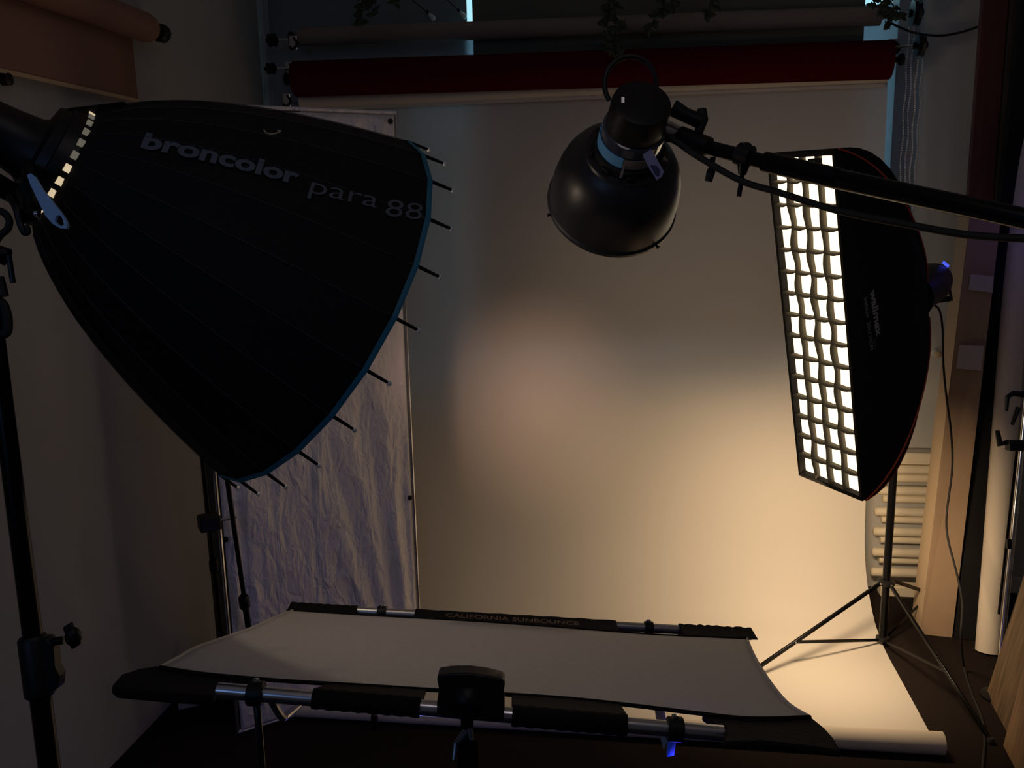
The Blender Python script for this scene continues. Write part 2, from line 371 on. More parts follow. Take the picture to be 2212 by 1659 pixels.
# bead chains at the right
for i, (a, b, lab) in enumerate((((1968, 60), (1950, 450), 'beaded chain loop hanging from the upper black wheel'), ((1986, 130), (1972, 450), 'beaded chain loop hanging from the lower black wheel'))):
    ms = MB(); pa, pb = PY(*a, (4.20, 4.13)[i]), PY(*b, (4.20, 4.13)[i]); pb.x = pa.x+.0; pb.z = 1.5
    t = thing('bead_chain', lab, 'chain', pb, 'bead chains of the roll holders')
    for dx in (-.008, .012):
        pts = [pa.lerp(pb, k/120)+V((dx+.003*math.sin(k*.3+i), 0, 0)) for k in range(121)]
        for p in pts: ms.add([p+V(d)*.0048 for d in ((1, 0, 0), (-1, 0, 0), (0, 1, 0), (0, -1, 0), (0, 0, 1), (0, 0, -1))], [(0, 2, 4), (2, 1, 4), (1, 3, 4), (3, 0, 4), (2, 0, 5), (1, 2, 5), (3, 1, 5), (0, 3, 5)])
    ms.build('beads', 'white', t, smooth=0)
# thin cable draped top right
MB().tube(smooth_path([PY(1925, 50, 4.0), PY(1950, 62, 4.1), PY(1980, 72, 4.2), PY(2030, 77, 4.3), PY(2075, 70, 4.3), PY(2112, 58, 4.3)]), .005, 8).build('draped_cable', 'black')
tag(bpy.data.objects['draped_cable'], 'thin dark cable sagging across the wall at the top beside the chain wheels', 'cable')

# ------------------------------------------------------------------ terracotta paper on the left wall
X0 = -1.80
e = PX(318, 62, X0); top = e.z
t = thing('terracotta_paper_roll', 'terracotta paper hanging from a roll on the left wall', 'paper roll', (X0, 2.4, 2.3))
MB().lathe((X0+.005, .9, top), (0, 1, 0), [(0, .052), (e.y-.9-.03, .052), (e.y-.9, .046)], 28).build('wound_paper', 'terra', t)
ys = PX(292, 150, X0-.03).y; zb = PX(296, 217, X0-.03).z
MB().grid([[V((X0-.03, .9+(ys-.9)*k/10, z)) for k in range(11)] for z in (top+.02, top-.1, zb+.02, zb)]).build('hanging_sheet', 'terra', t, solid=.0015)
MB().abox((X0-.036, .9, zb-.006), (X0-.026, ys, zb+.006)).build('bottom_batten', 'cardedge', t, smooth=0)
k0 = V((X0+.005, e.y, top))
MB().lathe(k0, (0, 1, 0), [(0, .018), (.06, .018), (.062, .028), (.075, .034), (.10, .034), (.108, .02)], 12).build('chain_knob', 'black', t, smooth=20)
MB().tube([V((X0+.005, e.y+.04, top)), V((WL-.01, e.y+.04, top+.0))], .008, 8).build('bracket_arm', 'silver', t)
c = PX(4, 172, -1.85); t = thing('wall_peg', 'small black knob on the left wall at the lower edge of the terracotta paper', 'knob', c)
MB().lathe(c-V((.02, 0, 0)), (1, 0, 0), [(0, .010), (.02, .010), (.022, .018), (.045, .018), (.05, .01)], 16).build('knob_head', 'black', t)
MB().tube([c-V((.022, 0, 0)), c-V((.0, 0, 0))], .006, 8).build('pin', 'silver', t)

# ------------------------------------------------------------------ ivy
def ivy(strands, Y, lab, seed, dens=1.0):
    rnd = random.Random(seed)
    top = PY(*strands[0][0], Y); t = thing('ivy_vine', lab, 'plant', top, 'ivy vines hanging above the rolls')
    lv, st = MB(), MB()
    for s in strands:
        p = smooth_path([PY(x, y, Y+rnd.uniform(-.02, .02)) for x, y in s], 6); st.tube(p, .0028, 6)
        L = sum((p[i+1]-p[i]).length for i in range(len(p)-1)); N = max(3, int(L/.013*dens))
        for k in range(N):
            q = p[min(len(p)-1, int(k/N*len(p)))]
            a = rnd.uniform(0, 6.28); d = V((math.cos(a), math.sin(a)*.7, rnd.uniform(-.6, .2))).normalized()
            nr = V((rnd.uniform(-.6, .6), -1, rnd.uniform(-.2, .8))).normalized(); d = (d-nr*d.dot(nr)).normalized(); sd = d.cross(nr)
            sz = rnd.uniform(.014, .030); c = q+d*.006
            sh = [(0, 0), (.45, -.15), (.5, .25), (.95, .35), (.5, .65), (.45, 1.0), (0, 1.5), (-.45, 1.0), (-.5, .65), (-.95, .35), (-.5, .25), (-.45, -.15)]
            vs = [c+sd*(a_*sz*.8)+d*(b_*sz)+nr*(.15*sz*math.cos(a_*2)) for a_, b_ in sh]
            mid = c+d*sz*.55+nr*.2*sz; lv.add(vs+[mid], [(i, (i+1) % 12, 12) for i in range(12)])
    lv.build('leaves', 'ivy', t, solid=.0008); st.build('stem', 'stem', t)
ivy([[(782, -60), (785, 0), (782, 30), (778, 58)], [(800, -60), (800, 0), (808, 35)]], 3.9, 'ivy strand at the top edge left of the cord pulls', 1)
ivy([[(848, -60), (852, -10), (856, 8)]], 3.9, 'tiny ivy tip at the top edge between the longer strand and the cord pulls', 2)
ivy([[(1318, -60), (1316, 10), (1312, 60), (1322, 112)], [(1328, -60), (1326, 20), (1338, 52), (1328, 90), (1334, 118)]], 3.9, 'longest ivy strand hanging in front of the rolls above the lamp', 3, 1.3)
ivy([[(1440, -60), (1434, 10), (1420, 28), (1404, 58)], [(1452, -60), (1450, 6), (1440, 20)]], 3.9, 'bushy ivy strand right of the longest strand', 4, 1.2)
ivy([[(1540, -60), (1534, 8), (1522, 36)]], 3.9, 'short thin ivy strand near the middle of the right roll half', 5, .8)
ivy([[(1870, -40), (1888, 4), (1905, 24), (1925, 52)], [(1905, -40), (1915, 15), (1928, 40)], [(1900, -30), (1935, 20), (1940, 34)]], 4.0, 'ivy growing over the right end of the upper roll beside the black wheels', 6)

# ------------------------------------------------------------------ silver reflector panel
BL, BR = V((-1.50, 2.813, 0)), V((-.908, 3.282, 0)); hv = (BR-BL); hn = V((hv.y, -hv.x, 0)).normalized()
zt = PP(855, 243, BL, hn).z; W_ = hv.length; hu = hv.normalized()
t = thing('reflector_panel', 'tall wrinkled silver fabric reflector panel standing left of the paper', 'reflector', (BL+BR)/2)
rows = []
rnd = random.Random(3)
nx, nz = 60, 110
for j in range(nz+1):
    row = []; z = .012+(zt-.024)*j/nz
    for i in range(nx+1):
        x = .012+(W_-.024)*i/nx; fx = i/nx; fz = z/zt
        # fan of folds towards the lower right corner
        ang = math.atan2(x-W_*1.0, z+.55); dd = math.hypot(x-W_, z+.5)
        fan = math.sin(ang*70)*.011*max(0, 1-abs(fx-.85)*2.2)*max(0, 1-abs(fz-.28)*2.2)
        side = .010*math.sin((fx-.9)*40)*math.exp(-((fx-.88)/.06)**2)*(.4+.6*math.sin(fz*7+1))
        lf = .008*math.sin(fx*60)*math.exp(-((fx-.08)/.06)**2)
        edge = min(1, min(i, nx-i, j, nz-j)/3)
        row.append(BL+hu*x+V((0, 0, z))+hn*((fan+side+lf+.002*math.sin(x*31+z*11))*edge))
    rows.append(row)
MB().grid(rows).build('silver_fabric', 'wrinkle', t, solid=.002, smooth=180)
for nm, a, b in (('frame_tube', BL+V((0, 0, .012)), BR+V((0, 0, .012))), ('frame_tube', BL+V((0, 0, zt)), BR+V((0, 0, zt))), ('frame_tube', BL+V((0, 0, .005)), BL+V((0, 0, zt))), ('frame_tube', BR+V((0, 0, .005)), BR+V((0, 0, zt)))):
    MB().tube([a-hn*.004, b-hn*.004], .0065, 8).build(nm, 'wrinkle' if a.z == b.z else 'silver', t)
for px, py in ((885, 1075), (487, 1165), (843, 262)):
    c = PP(px, py, BL+hn*.01, hn); MB().lathe(c, hn, [(0, .010), (.004, .010), (.006, .005)], 14).build('snap_button', 'black', t)

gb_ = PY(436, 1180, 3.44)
o = MB().abox((gb_.x-.02, 3.43, 0), (gb_.x+.16, 3.45, 1.25)).build('recess_shade_board', mat('recess_shade_grey', (.10, .095, .085), .9), smooth=0, bevel=.002)  # added dark board in place of shade on the recess wall
tag(o, 'added narrow dark board standing in for shade in the gap between left wall and silver panel', 'board')
def light_stand(label, px_top, dt, px_bot, Ybot, r, clamp=None, legs=True, zleg=.25, group='slim black light stands', a0=.4, lr=.30):
    b = PZ(*px_bot); tp = PD(*px_top, dt)
    t = thing('light_stand', label, 'stand', V((b.x, b.y, 0)), group)
    MB().tube([b+V((0, 0, .03)), b.lerp(tp, .55)], r, 12).build('lower_pole', 'matte', t)
    MB().tube([b.lerp(tp, .54), tp], r*.72, 12).build('upper_pole', 'matte', t)
    c = b.lerp(tp, .55); MB().lathe(c-V((0, 0, .03)), tp-b, [(0, r*1.25), (.01, r*1.7), (.05, r*1.7), (.06, r*1.2)], 16).build('collar', 'black', t)
    if legs:
        for k in range(3):
            a = a0+k*2.0944; d = V((math.cos(a), math.sin(a), 0))
            MB().tube([b+V((0, 0, zleg)), b+d*lr+V((0, 0, .008))], .007, 8).build('leg', 'matte', t)
    else: MB().lathe(b, (0, 0, 1), [(0, .022), (.03, .022), (.04, r)], 14).build('rubber_foot', 'rubber', t)
    return t, b, tp
# stand behind the panel's left edge with its clamp, and slim stand pole before the panel
t, b, tp = light_stand('slim black stand in the gap between left wall and silver panel, with a clamp halfway', (434, 960), 3.05, (490, 1482), None, .010, a0=2.4, lr=.09)
c = PD(452, 1128, 3.0); MB().box(c, hu*.035, hn*.03, V((0, 0, .026))).build('clamp', 'black', t, bevel=.006)
MB().tube([c, c+hu*.09], .006, 8).build('clamp_rod', 'silver', t)
t, b, tp = light_stand('slim black stand pole in front of the left part of the silver panel', (490, 1030), 2.75, (566, 1560), None, .011, legs=False)

# ------------------------------------------------------------------ scrim frame
RB = [PD(625, 1312, 2.36), PD(1620, 1369, 2.36)]         # rear tube ends
FB = [PD(470, 1491, 1.54), PD(1562, 1584, 1.54)]          # front tube ends
so = (RB[0]+RB[1])/2
sn = (RB[1]-RB[0]).cross((FB[0]+FB[1])/2-so).normalized()
if sn.z < 0: sn = -sn
def SP(x, y, off=0): return PP(x, y, so+sn*off, sn)
t = thing('fabric_scrim', 'large white fabric scrim stretched level over an aluminium tube frame in the foreground', 'scrim', V((so.x, 1.8, .9)))
def edge(pts, n): 
    p = smooth_path([V((x, y, 0)) for x, y in pts], 8); L = [0]
    for i in range(len(p)-1): L.append(L[-1]+(p[i+1]-p[i]).length)
    out = []
    for k in range(n+1):
        s = L[-1]*k/n; i = 0
        while i < len(L)-2 and L[i+1] < s: i += 1
        f = (s-L[i])/max(1e-9, L[i+1]-L[i]); q = p[i].lerp(p[i+1], min(1, f)); out.append((q.x, q.y))
    return out
NX, NY = 60, 24
eT = edge([(632, 1319), (800, 1330), (1000, 1341), (1200, 1355), (1400, 1370), (1520, 1376), (1614, 1380)], NX)
eB = edge([(345, 1441), (440, 1456), (600, 1470), (800, 1482), (940, 1491), (1200, 1507), (1350, 1522), (1500, 1540), (1620, 1552), (1750, 1549)], NX)
eLl = edge([(632, 1319), (590, 1335), (540, 1358), (470, 1382), (420, 1400), (385, 1420), (345, 1441)], NY)
eRl = edge([(1614, 1380), (1626, 1410), (1645, 1445), (1672, 1485), (1705, 1522), (1750, 1549)], NY)
rows = []
for j in range(NY+1):
    v = j/NY; row = []
    for i in range(NX+1):
        u_ = i/NX
        x = (1-v)*eT[i][0]+v*eB[i][0]+(1-u_)*eLl[j][0]+u_*eRl[j][0]-((1-u_)*(1-v)*eT[0][0]+u_*(1-v)*eT[-1][0]+(1-u_)*v*eB[0][0]+u_*v*eB[-1][0])
        y = (1-v)*eT[i][1]+v*eB[i][1]+(1-u_)*eLl[j][1]+u_*eRl[j][1]-((1-u_)*(1-v)*eT[0][1]+u_*(1-v)*eT[-1][1]+(1-u_)*v*eB[0][1]+u_*v*eB[-1][1])
        row.append(SP(x, y))
    rows.append(row)
MB().grid(rows).build('scrim_fabric', 'scrim', t, solid=.0015, smooth=180)
# side hems
for nm, ee in (('side_hem', eLl), ('side_hem', eRl)):
    MB().tube([SP(x, y, .001) for x, y in ee], .0035, 8).build(nm, 'scrim', t)
for ee, r in ((eT, .0035), (eB, .004)): MB().tube([SP(x, y, .001) for x, y in ee], r, 8).build('edge_binding', 'sleeve', t)
MB().tube(RB, .0125, 18).build('rear_tube', 'silver', t)
MB().tube(FB, .0135, 18).build('front_tube', 'silver', t)
FD = 1.54
def rearx(x): # point on rear tube axis at image x
    f = (x-625)/(1620-625); return RB[0].lerp(RB[1], f)
def frontx(x): f = (x-470)/(1562-470); return FB[0]+(FB[1]-FB[0])*f
def sleeve(name, x0, x1, axf, r, edge_pts, ragged=0, ext=(0, 0)):
    """fabric pocket wrapped round the tube from x0 to x1 with a web running up to the scrim edge"""
    N = 28; rows = []; rnd = random.Random(int(x0))
    for k in range(N+1):
        f = k/N; x = x0+(x1-x0)*f; c = axf(x); tdir = (axf(x+10)-axf(x)).normalized()
        # nearest scrim edge point at this x
        best = min(edge_pts, key=lambda q: abs(q[0]-x)); i = edge_pts.index(best)
        q2 = edge_pts[min(i+1, len(edge_pts)-1)] if best[0] < x else edge_pts[max(i-1, 0)]
        if q2 is not best and abs(q2[0]-best[0]) > 1e-6:
            ff = max(0, min(1, (x-best[0])/(q2[0]-best[0]))); py = best[1]+(q2[1]-best[1])*ff; ex = x
        else: py = best[1]; ex = best[0]
        E_ = SP(ex, py, .0); rr = r*(1+.05*math.sin(k*1.7)+ragged*rnd.uniform(-.1, .1))
        dirE = (E_-c); dirE = (dirE-tdir*dirE.dot(tdir)); h = dirE.length
        e1 = dirE.normalized() if h > 1e-5 else V((0, 0, 1)); e2 = tdir.cross(e1)
        ring = []
        for j in range(18):
            a = 2*math.pi*j/18; ca, sa = math.cos(a), math.sin(a)
            rad = rr; p = c+e1*ca*rad+e2*sa*rad
            if ca > .6: p = c+e1*max(rr, h)*(ca-.0)/1.0+e2*sa*rad*.35 if h > rr else p
            ring.append(p)
        rows.append(ring)
    ms = MB().grid(rows, close=True); ms.f += [tuple(range(18)), tuple(N*18+j for j in range(18))]
    return ms.build(name, 'sleeve', t, smooth=50)
sleeve('rear_sleeve', 628, 772, rearx, .0145, eT); sl = sleeve('rear_sleeve', 897, 1330, rearx, .0150, eT); sleeve('rear_sleeve', 1466, 1622, rearx, .0160, eT, 1)
sleeve('front_sleeve', 676, 908, frontx, .0175, eB); sleeve('front_sleeve', 1106, 1354, frontx, .0185, eB)
# loose corner flaps of the front edge (thick black cloth)
def flap(name, pts, off, th=.014):
    P = [SP(x, y, off) for x, y in pts]; ms = MB().prism([p-sn*th for p in P], sn*th)
    return ms.build(name, 'sleeve', t, smooth=30, bevel=.004)
flap('corner_flap', [(345, 1437), (440, 1454), (560, 1467), (575, 1478), (470, 1486), (462, 1503), (375, 1498), (255, 1487), (243, 1478), (262, 1456), (300, 1444)], -.002, .018)
flap('corner_flap', [(1515, 1543), (1620, 1549), (1750, 1546), (1782, 1572), (1800, 1592), (1817, 1622), (1760, 1613), (1650, 1600), (1562, 1603), (1566, 1572), (1540, 1560)], -.002, .012)
for p, rr, nm in ((rearx(825), .018, 0), (rearx(1401), .018, 0), (frontx(553), .0215, 1), (frontx(1458), .0215, 1)):
    td = (RB[1]-RB[0]).normalized(); w_ = .012 if not nm else .014
    MB().lathe(p-td*w_, td, [(0, rr*.9), (.002, rr), (2*w_-.002, rr), (2*w_, rr*.9)], 18).build('tube_clamp', 'black', t)
    MB().lathe(p-td.cross(V((0, 0, 1)))*0+up*rr, up, [(0, .006), (.004, .006), (.005, .003)], 10).build('clamp_screw', 'chrome', t)
# angled cross struts of the frame seen below the cloth
sd = fw
a = PD(585, 1508, 1.58); b = PD(604, 1543, 1.62); c = PD(655, 1515, 1.75)
MB().tube(smooth_path([a, PD(590, 1520, 1.60), b, PD(612, 1550, 1.63), PD(622, 1543, 1.65), c], 5), .007, 10).build('corner_strut', 'silver', t)
MB().bar(PD(1424, 1530, 1.66), PD(1431, 1570, 1.60), .018, .005, rt).build('corner_strut', 'silver', t, smooth=0, bevel=.001)
MB().prism([PD(1424, 1584, 1.58), PD(1440, 1586, 1.58), PD(1441, 1602, 1.59), PD(1434, 1620, 1.60)], fw*.006).build('corner_strut', 'white', t, smooth=0)
MB().prism([PD(1443, 1592, 1.57), PD(1462, 1594, 1.57), PD(1456, 1632, 1.60), PD(1441, 1635, 1.60)], fw*.006).build('blue_lit_tab', 'bluetape_littab', t, smooth=0)  # blue light falling on this tab is put into its colour
# faint printing on the rear sleeve
vs_, fs_ = text_mesh('CALIFORNIA SUNBOUNCE', 1, bold=.012)
xm = max(p.x for p in vs_); A_, B_ = rearx(962), rearx(1250)
ms = MB(); pts = []
for p in vs_:
    f = p.x/xm; pts.append(SP(962+288*f, 1332+18.5*f-p.y*11.5, .0195))
ms.add(pts, fs_); ms.build('sleeve_lettering', mat('rust_print', (.15, .09, .06), .8), sl, smooth=0)

# grip head that carries the scrim and its stand
t = thing('grip_stand', 'black grip head with rounded pad clamped to the front middle of the scrim', 'stand', V((PD(1010, 1600, 1.46).x, PD(1010, 1600, 1.46).y, 0)))
pad = [(945, 1459), (975, 1455), (1010, 1454), (1050, 1459), (1086, 1468), (1091, 1474), (1088, 1500), (1090, 1530), (1088, 1552), (1086, 1558), (1040, 1558), (1000, 1557), (960, 1548), (943, 1545), (944, 1515), (948, 1490), (944, 1470)]
P = [PD(x, y, 1.485) for x, y in pad]
MB().prism(P, fw*.045).build('clamp_pad', 'black', t, smooth=40, bevel=.005)
c0 = PD(1008, 1518, 1.485)
MB().lathe(c0+fw*.005, -fw, [(0, .026), (.006, .026), (.012, .021), (.018, .012), (.020, .004)], 28).build('ball_joint', 'black', t)
st_t = PD(1008, 1545, 1.47); stb = V((st_t.x-.003, st_t.y-.01, 0))
MB().tube([st_t+up*.02, st_t-V((0, 0, .06))], .011, 12).build('neck', 'matte', t)
MB().tube([st_t-V((0, 0, .055)), stb+V((0, 0, .02))], .018, 16).build('pole', 'matte', t)
for a_, b_, rr in (((1008, 1580), (985, 1606), .006), ((985, 1604), (980, 1642), .005), ((1013, 1575), (1019, 1600), .005)):
    MB().tube([PD(*a_, 1.45), PD(*b_, 1.44)], [rr, rr*.7], 10).build('ratchet_lever', 'glassy', t)
for k in range(3):
    a = .6+k*2.094; d = V((math.cos(a), math.sin(a), 0)); MB().tube([stb+V((0, 0, .12)), stb+d*.32+V((0, 0, .009))], .009, 8).build('leg', 'matte', t)
# slim support under the left front clamp of the scrim
a = frontx(553); b = PD(569, 1700, 1.50)
t = thing('scrim_support', 'thin black pole hanging below the left front clamp of the scrim', 'pole', V((b.x, b.y, 0)))
bz = V((b.x+.0, b.y, .0)); MB().tube([a-V((0, 0, .022)), b, V((b.x+.012, b.y, 0.0))], .0065, 10).build('pole', 'matte', t)
MB().lathe(V((b.x+.012, b.y, 0)), (0, 0, 1), [(0, .05), (.008, .05), (.016, .012)], 20).build('foot_plate', 'black', t)

# ------------------------------------------------------------------ small things on the floor at the left
def quadbox(name, label, cat, px, h, m, grp=None):
    P = [PZ(x, y) for x, y in px]; o = MB().prism(P, (0, 0, h)).build(name, m, smooth=0, bevel=.004); tag(o, label, cat, grp); return o
quadbox('white_box', 'small white carton at the foot of the left wall, under the scrim corner', 'box', [(385, 1535), (447, 1521), (470, 1500), (420, 1503)], .05, 'label')
quadbox('gear_bag', 'low dark equipment bag on the floor beside the silver panel foot', 'bag', [(455, 1549), (515, 1546), (520, 1520), (470, 1517)], .07, 'sleeve')
c = PZ(820, 1556); c.y -= .0
t = thing('floor_weight', 'tiny black knob standing by the rolled paper edge under the scrim', 'knob', V((c.x, c.y-.06, 0)))
q = ORG[t.name]; MB().lathe(q, (0, 0, 1), [(0, .012), (.03, .010), (.045, .014), (.06, .012), (.065, .006)], 14).build('knob_body', 'black', t)

# ------------------------------------------------------------------ parabolic umbrella
def para(tt, ph, off=0):
    r = math.sqrt(PR0**2+(PR**2-PR0**2)*max(0, tt)**.95)+off
    return PV+PA*(PL*tt)+(PUx*math.cos(ph)+PUy*math.sin(ph))*r
NR = 24
t = thing('parabolic_umbrella', 'huge black parabolic umbrella softbox seen from behind, printed with pale lettering', 'softbox', V((PV.x, PV.y, 1.2)))
def ph_(k): return 2*math.pi*k/NR
rows = [[para(i/26, ph_(k)) for k in range(NR)] for i in range(27)]
# shallow inward scallop of the panels: middle column pulled in slightly
rows2 = []
for i in range(27):
    row = []
    for k in range(NR):
        a, b = para(i/26, ph_(k)), para(i/26, ph_(k+1)); m_ = (a+b)/2; cen = PV+PA*(PL*i/26)
        row += [a, m_+(cen-m_).normalized()*.003*math.sin(math.pi*min(1, i/26+.2))]
    rows2.append(row)
can = MB().grid(rows2, close=True).build('canopy', 'bfab', t, smooth=12)
rows3 = [[p+(PV+PA*(PL*i/26)-p).normalized()*.006 for p in rows2[i]] for i in range(27)]
MB().grid(rows3, close=True).build('silver_lining', 'lining', t, smooth=40)
sm = MB()
for k in range(NR): sm.tube([para(i/26, ph_(k), .0012) for i in range(1, 27)], .0008, 5)
sm.build('canopy_seams', 'seam', can)
rim = MB()
rw = []
for dd, tt in ((.003, .982), (.004, .992), (.004, 1.0), (-.004, 1.0)): rw.append([para(tt, ph_(k), dd) for k in range(NR)])
rim.grid(rw, close=True).build('rim_binding', 'blue', t, smooth=0)
for k in range(NR):
    a = para(.975, ph_(k), -.004); b = para(1.0, ph_(k), .0); d = (para(1.0, ph_(k))-para(.86, ph_(k))).normalized()*.75+PA*.25; d.normalize()
    e_ = b+d*.050
    rbt = MB().tube([a, b, e_], [.0042, .0040, .0030], 8).build('rib_tip', 'silver' if k % 1 else 'matte', t)
    MB().sphere(e_, .0052, 6).build('ball_end', 'white', rbt)
# speed ring with lit vents
MB().lathe(PV, PA, [(-.05, .07), (-.045, .098), (-.028, .106), (-.026, .112), (-.004, .118), (.026, .120), (.034, .116), (.034, .10)], 48, True, False).build('speed_ring', 'black', t, smooth=25)
camdir = (CAM-PV); camdir = (camdir-PA*camdir.dot(PA)).normalized(); cy_ = PA.cross(camdir)
if cy_.dot(up) < 0: cy_ = -cy_
for k in range(13):
    a = math.radians(-78+k*13.2); d = camdir*math.cos(a)+cy_*math.sin(a); tg = PA.cross(d)
    c = PV+PA*.010+d*.1185
    o = MB().box(c, PA*.0135, tg*.0075, d*.0022).build('vent', 'vent1' if 1 <= k <= 6 else ('vent1' if k == 12 else 'vent2'), t, smooth=0)
# lamp head behind the ring
hd = (PD(-60, 245, 1.47)-PV).normalized()
hd = -PA
MB().lathe(PV-PA*.04, -PA, [(0, .075), (.02, .062), (.06, .055), (.10, .050), (.40, .050), (.41, .042)], 28).build('lamp_housing', 'black', t)
MB().tube(smooth_path([PV+PA*.0+(PUy*0)+up*-.075-rt*.04, PV-PA*.10-up*.10, PV-PA*.22-up*.085, PV-PA*.40-up*.03], 5), [.020]*16, 12).build('focusing_rod', 'matte', t)
MB().sphere(PV+PA*.12, .03, 10).build('modelling_bulb', MT['vent1'], t)
# blue lever
hp = [(58, 378), (66, 374), (74, 381), (90, 408), (110, 432), (128, 455), (140, 472), (146, 487), (143, 494), (130, 493), (114, 484), (98, 466), (82, 434), (66, 400)]
hole = [(118, 478), (121, 467), (128, 464), (134, 470), (138, 484), (134, 488), (126, 486)]
import mathutils
HD = 1.50
def with_hole(outer, inner, dep, th):
    import mathutils.geometry as G
    o2 = [V((x, y, 0)) for x, y in outer]; i2 = [V((x, y, 0)) for x, y in inner]
    tri = G.tessellate_polygon([o2, i2]); pts = o2+i2; n = len(pts)
    P = [PD(p.x, p.y, dep) for p in pts]; ms = MB(); fs = [tuple(f) for f in tri]+[tuple(i+n for i in reversed(f)) for f in tri]
    no = len(o2)
    fs += [(i, (i+1) % no, n+(i+1) % no, n+i) for i in range(no)]+[(no+i, no+(i+1) % len(i2), n+no+(i+1) % len(i2), n+no+i) for i in range(len(i2))]
    ms.add(P+[p+fw*th for p in P], fs); return ms
with_hole(hp, hole, HD, .008).build('locking_lever', 'bluehandle', t, smooth=30)
MB().tube([PD(66, 384, HD+.004), PD(60, 370, HD+.05), PD(62, 350, HD+.15)], .010, 10).build('lever_pivot', 'black', t)
# hook and clamp shapes under the ring
MB().tube(smooth_path([PD(20, 425, 1.52), PD(34, 450, 1.50), PD(42, 480, 1.50), PD(52, 502, 1.50), PD(60, 500, 1.50), PD(56, 488, 1.50)], 5), .0055, 10).build('safety_hook', 'black', t)
MB().tube([PD(40, 472, 1.52), PD(62, 462, 1.52), PD(78, 450, 1.53)], [.011, .014, .011], 12).build('clamp_bolt', 'matte', t)
MB().lathe(PD(76, 462, 1.50), rt, [(0, .006), (.006, .006)], 12).build('bolt_head', 'chrome', t)
MB().tube([PD(62, 410, 1.56), PD(70, 440, 1.55), PD(60, 480, 1.54)], [.02, .018, .012], 12).build('mount_bracket', 'black', t)
# velcro cloth tail on top of the ring
MB().prism([PD(118, 247, 1.66), PD(150, 232, 1.66), (PD(200, 226, 1.68)), PD(268, 218, 1.70), PD(280, 232, 1.72), PD(200, 262, 1.70), PD(130, 300, 1.68)], fw*.02).build('cloth_cuff', MT['sleeve'], t, bevel=.006)
# small strap loop on the canopy
GR = []
for i in range(0, 101):
    for k in range(0, 241):
        tt = i/100; ph = 2*math.pi*k/240; p = para(tt, ph); nrm = (p-(PV+PA*PL*tt)).normalized()-PA*.4
        if nrm.dot(CAM-p) > 0: GR.append((*proj(p), tt, ph))
def find(x, y):
    q = min(GR, key=lambda g: (g[0]-x)**2+(g[1]-y)**2); return q[2], q[3]
def on_can(x, y, off=.004): a = find(x, y); return para(a[0], a[1], off)
MB().tube(smooth_path([on_can(564, 285, .006), on_can(566, 300, .018), on_can(580, 306, .020), on_can(592, 298, .018), on_can(593, 285, .006)], 5), .0014, 6).build('strap_loop', 'cardedge', t)
def canopy_text(body, p0, p1, cap_px, bold, spacing=1.0):
    vs_, fs_ = text_mesh(body, 1, bold=bold, spacing=spacing); xm = max(p.x for p in vs_); x0_ = min(p.x for p in vs_)
    (t0, a0), (t1, a1) = find(*p0), find(*p1)
    # unwrap angles
    if a1-a0 > math.pi: a1 -= 2*math.pi
    if a0-a1 > math.pi: a1 += 2*math.pi
    L0, L1 = para(t0, a0), para(t1, a1); pxlen = math.hypot(p1[0]-p0[0], p1[1]-p0[1]); wl = (L1-L0).length
    sy = cap_px*wl/pxlen/.70
    mid = para((t0+t1)/2, (a0+a1)/2); r_ = (mid-(PV+PA*PL*(t0+t1)/2)).length
    e1 = para((t0+t1)/2, (a0+a1)/2+.05); sgn = 1 if proj(e1)[1] < proj(mid)[1] else -1
    pts = []
    for p in vs_:
        f = (p.x-x0_)/(xm-x0_); tt = t0+(t1-t0)*f; aa = a0+(a1-a0)*f; rl = (para(tt, aa)-(PV+PA*PL*tt)).length
        pts.append(para(tt, aa+sgn*p.y*sy/rl, .0022))
    return MB().add(pts, fs_)
canopy_text('broncolor', (299, 319), (638, 394), 44, .035).build('lettering', 'logo', can, smooth=0)
canopy_text('para', (668, 413), (812, 452), 46, -.004).build('lettering', 'logo', can, smooth=0)
canopy_text('88', (826, 466), (905, 478), 46, -.004).build('lettering', 'logo', can, smooth=0)

# stand of the parabolic umbrella (near left)
b0, b1 = PD(107, 1659, 1.50), PD(-20, 660, 1.50)
bx = PD(62, 1300, 1.50)
t = thing('studio_stand', 'thick black studio stand close by at the left edge, with lock collar and knob', 'stand', V((bx.x, bx.y, 0)))
base = V((b0.x, b0.y, 0))
topp = V((b0.x, b0.y, 0)); zt2 = 1.86
dirp = (b1-b0).normalized(); foot = b0-dirp*(b0.z/dirp.z); tp2 = b0+dirp*((zt2-b0.z)/dirp.z)
ORG[t.name] = V((foot.x, foot.y, 0)); t.location = ORG[t.name]
cl = PD(88, 1435, 1.5); kk = (cl-b0).dot(dirp); cl = b0+dirp*kk
MB().tube([foot+V((0, 0, .02)), cl], .0175, 20).build('lower_pole', 'matte', t)
MB().tube([cl, tp2], .0160, 20).build('upper_pole', 'matte', t)
MB().tube([cl-dirp*.055, cl-dirp*.05, cl+dirp*.045, cl+dirp*.05], [.020, .0245, .0245, .021], 20).build('lock_collar', 'black', t)
sdr = (rt-dirp*rt.dot(dirp)).normalized()
MB().prism([cl+sdr*.01+dirp*.048-fw*.012, cl+sdr*.030+dirp*.046-fw*.012, cl+sdr*.038+dirp*.03-fw*.012, cl+sdr*.036-dirp*.005-fw*.012, cl+sdr*.042-dirp*.02-fw*.012, cl+sdr*.038-dirp*.04-fw*.012, cl+sdr*.02-dirp*.05-fw*.012, cl+sdr*.01-dirp*.05-fw*.012], fw*.026).build('collar_lug', 'black', t, bevel=.003)
kn = cl+dirp*.036+sdr*.03
MB().tube([kn, kn+sdr*.022], .007, 12).build('knob_screw', 'matte', t)
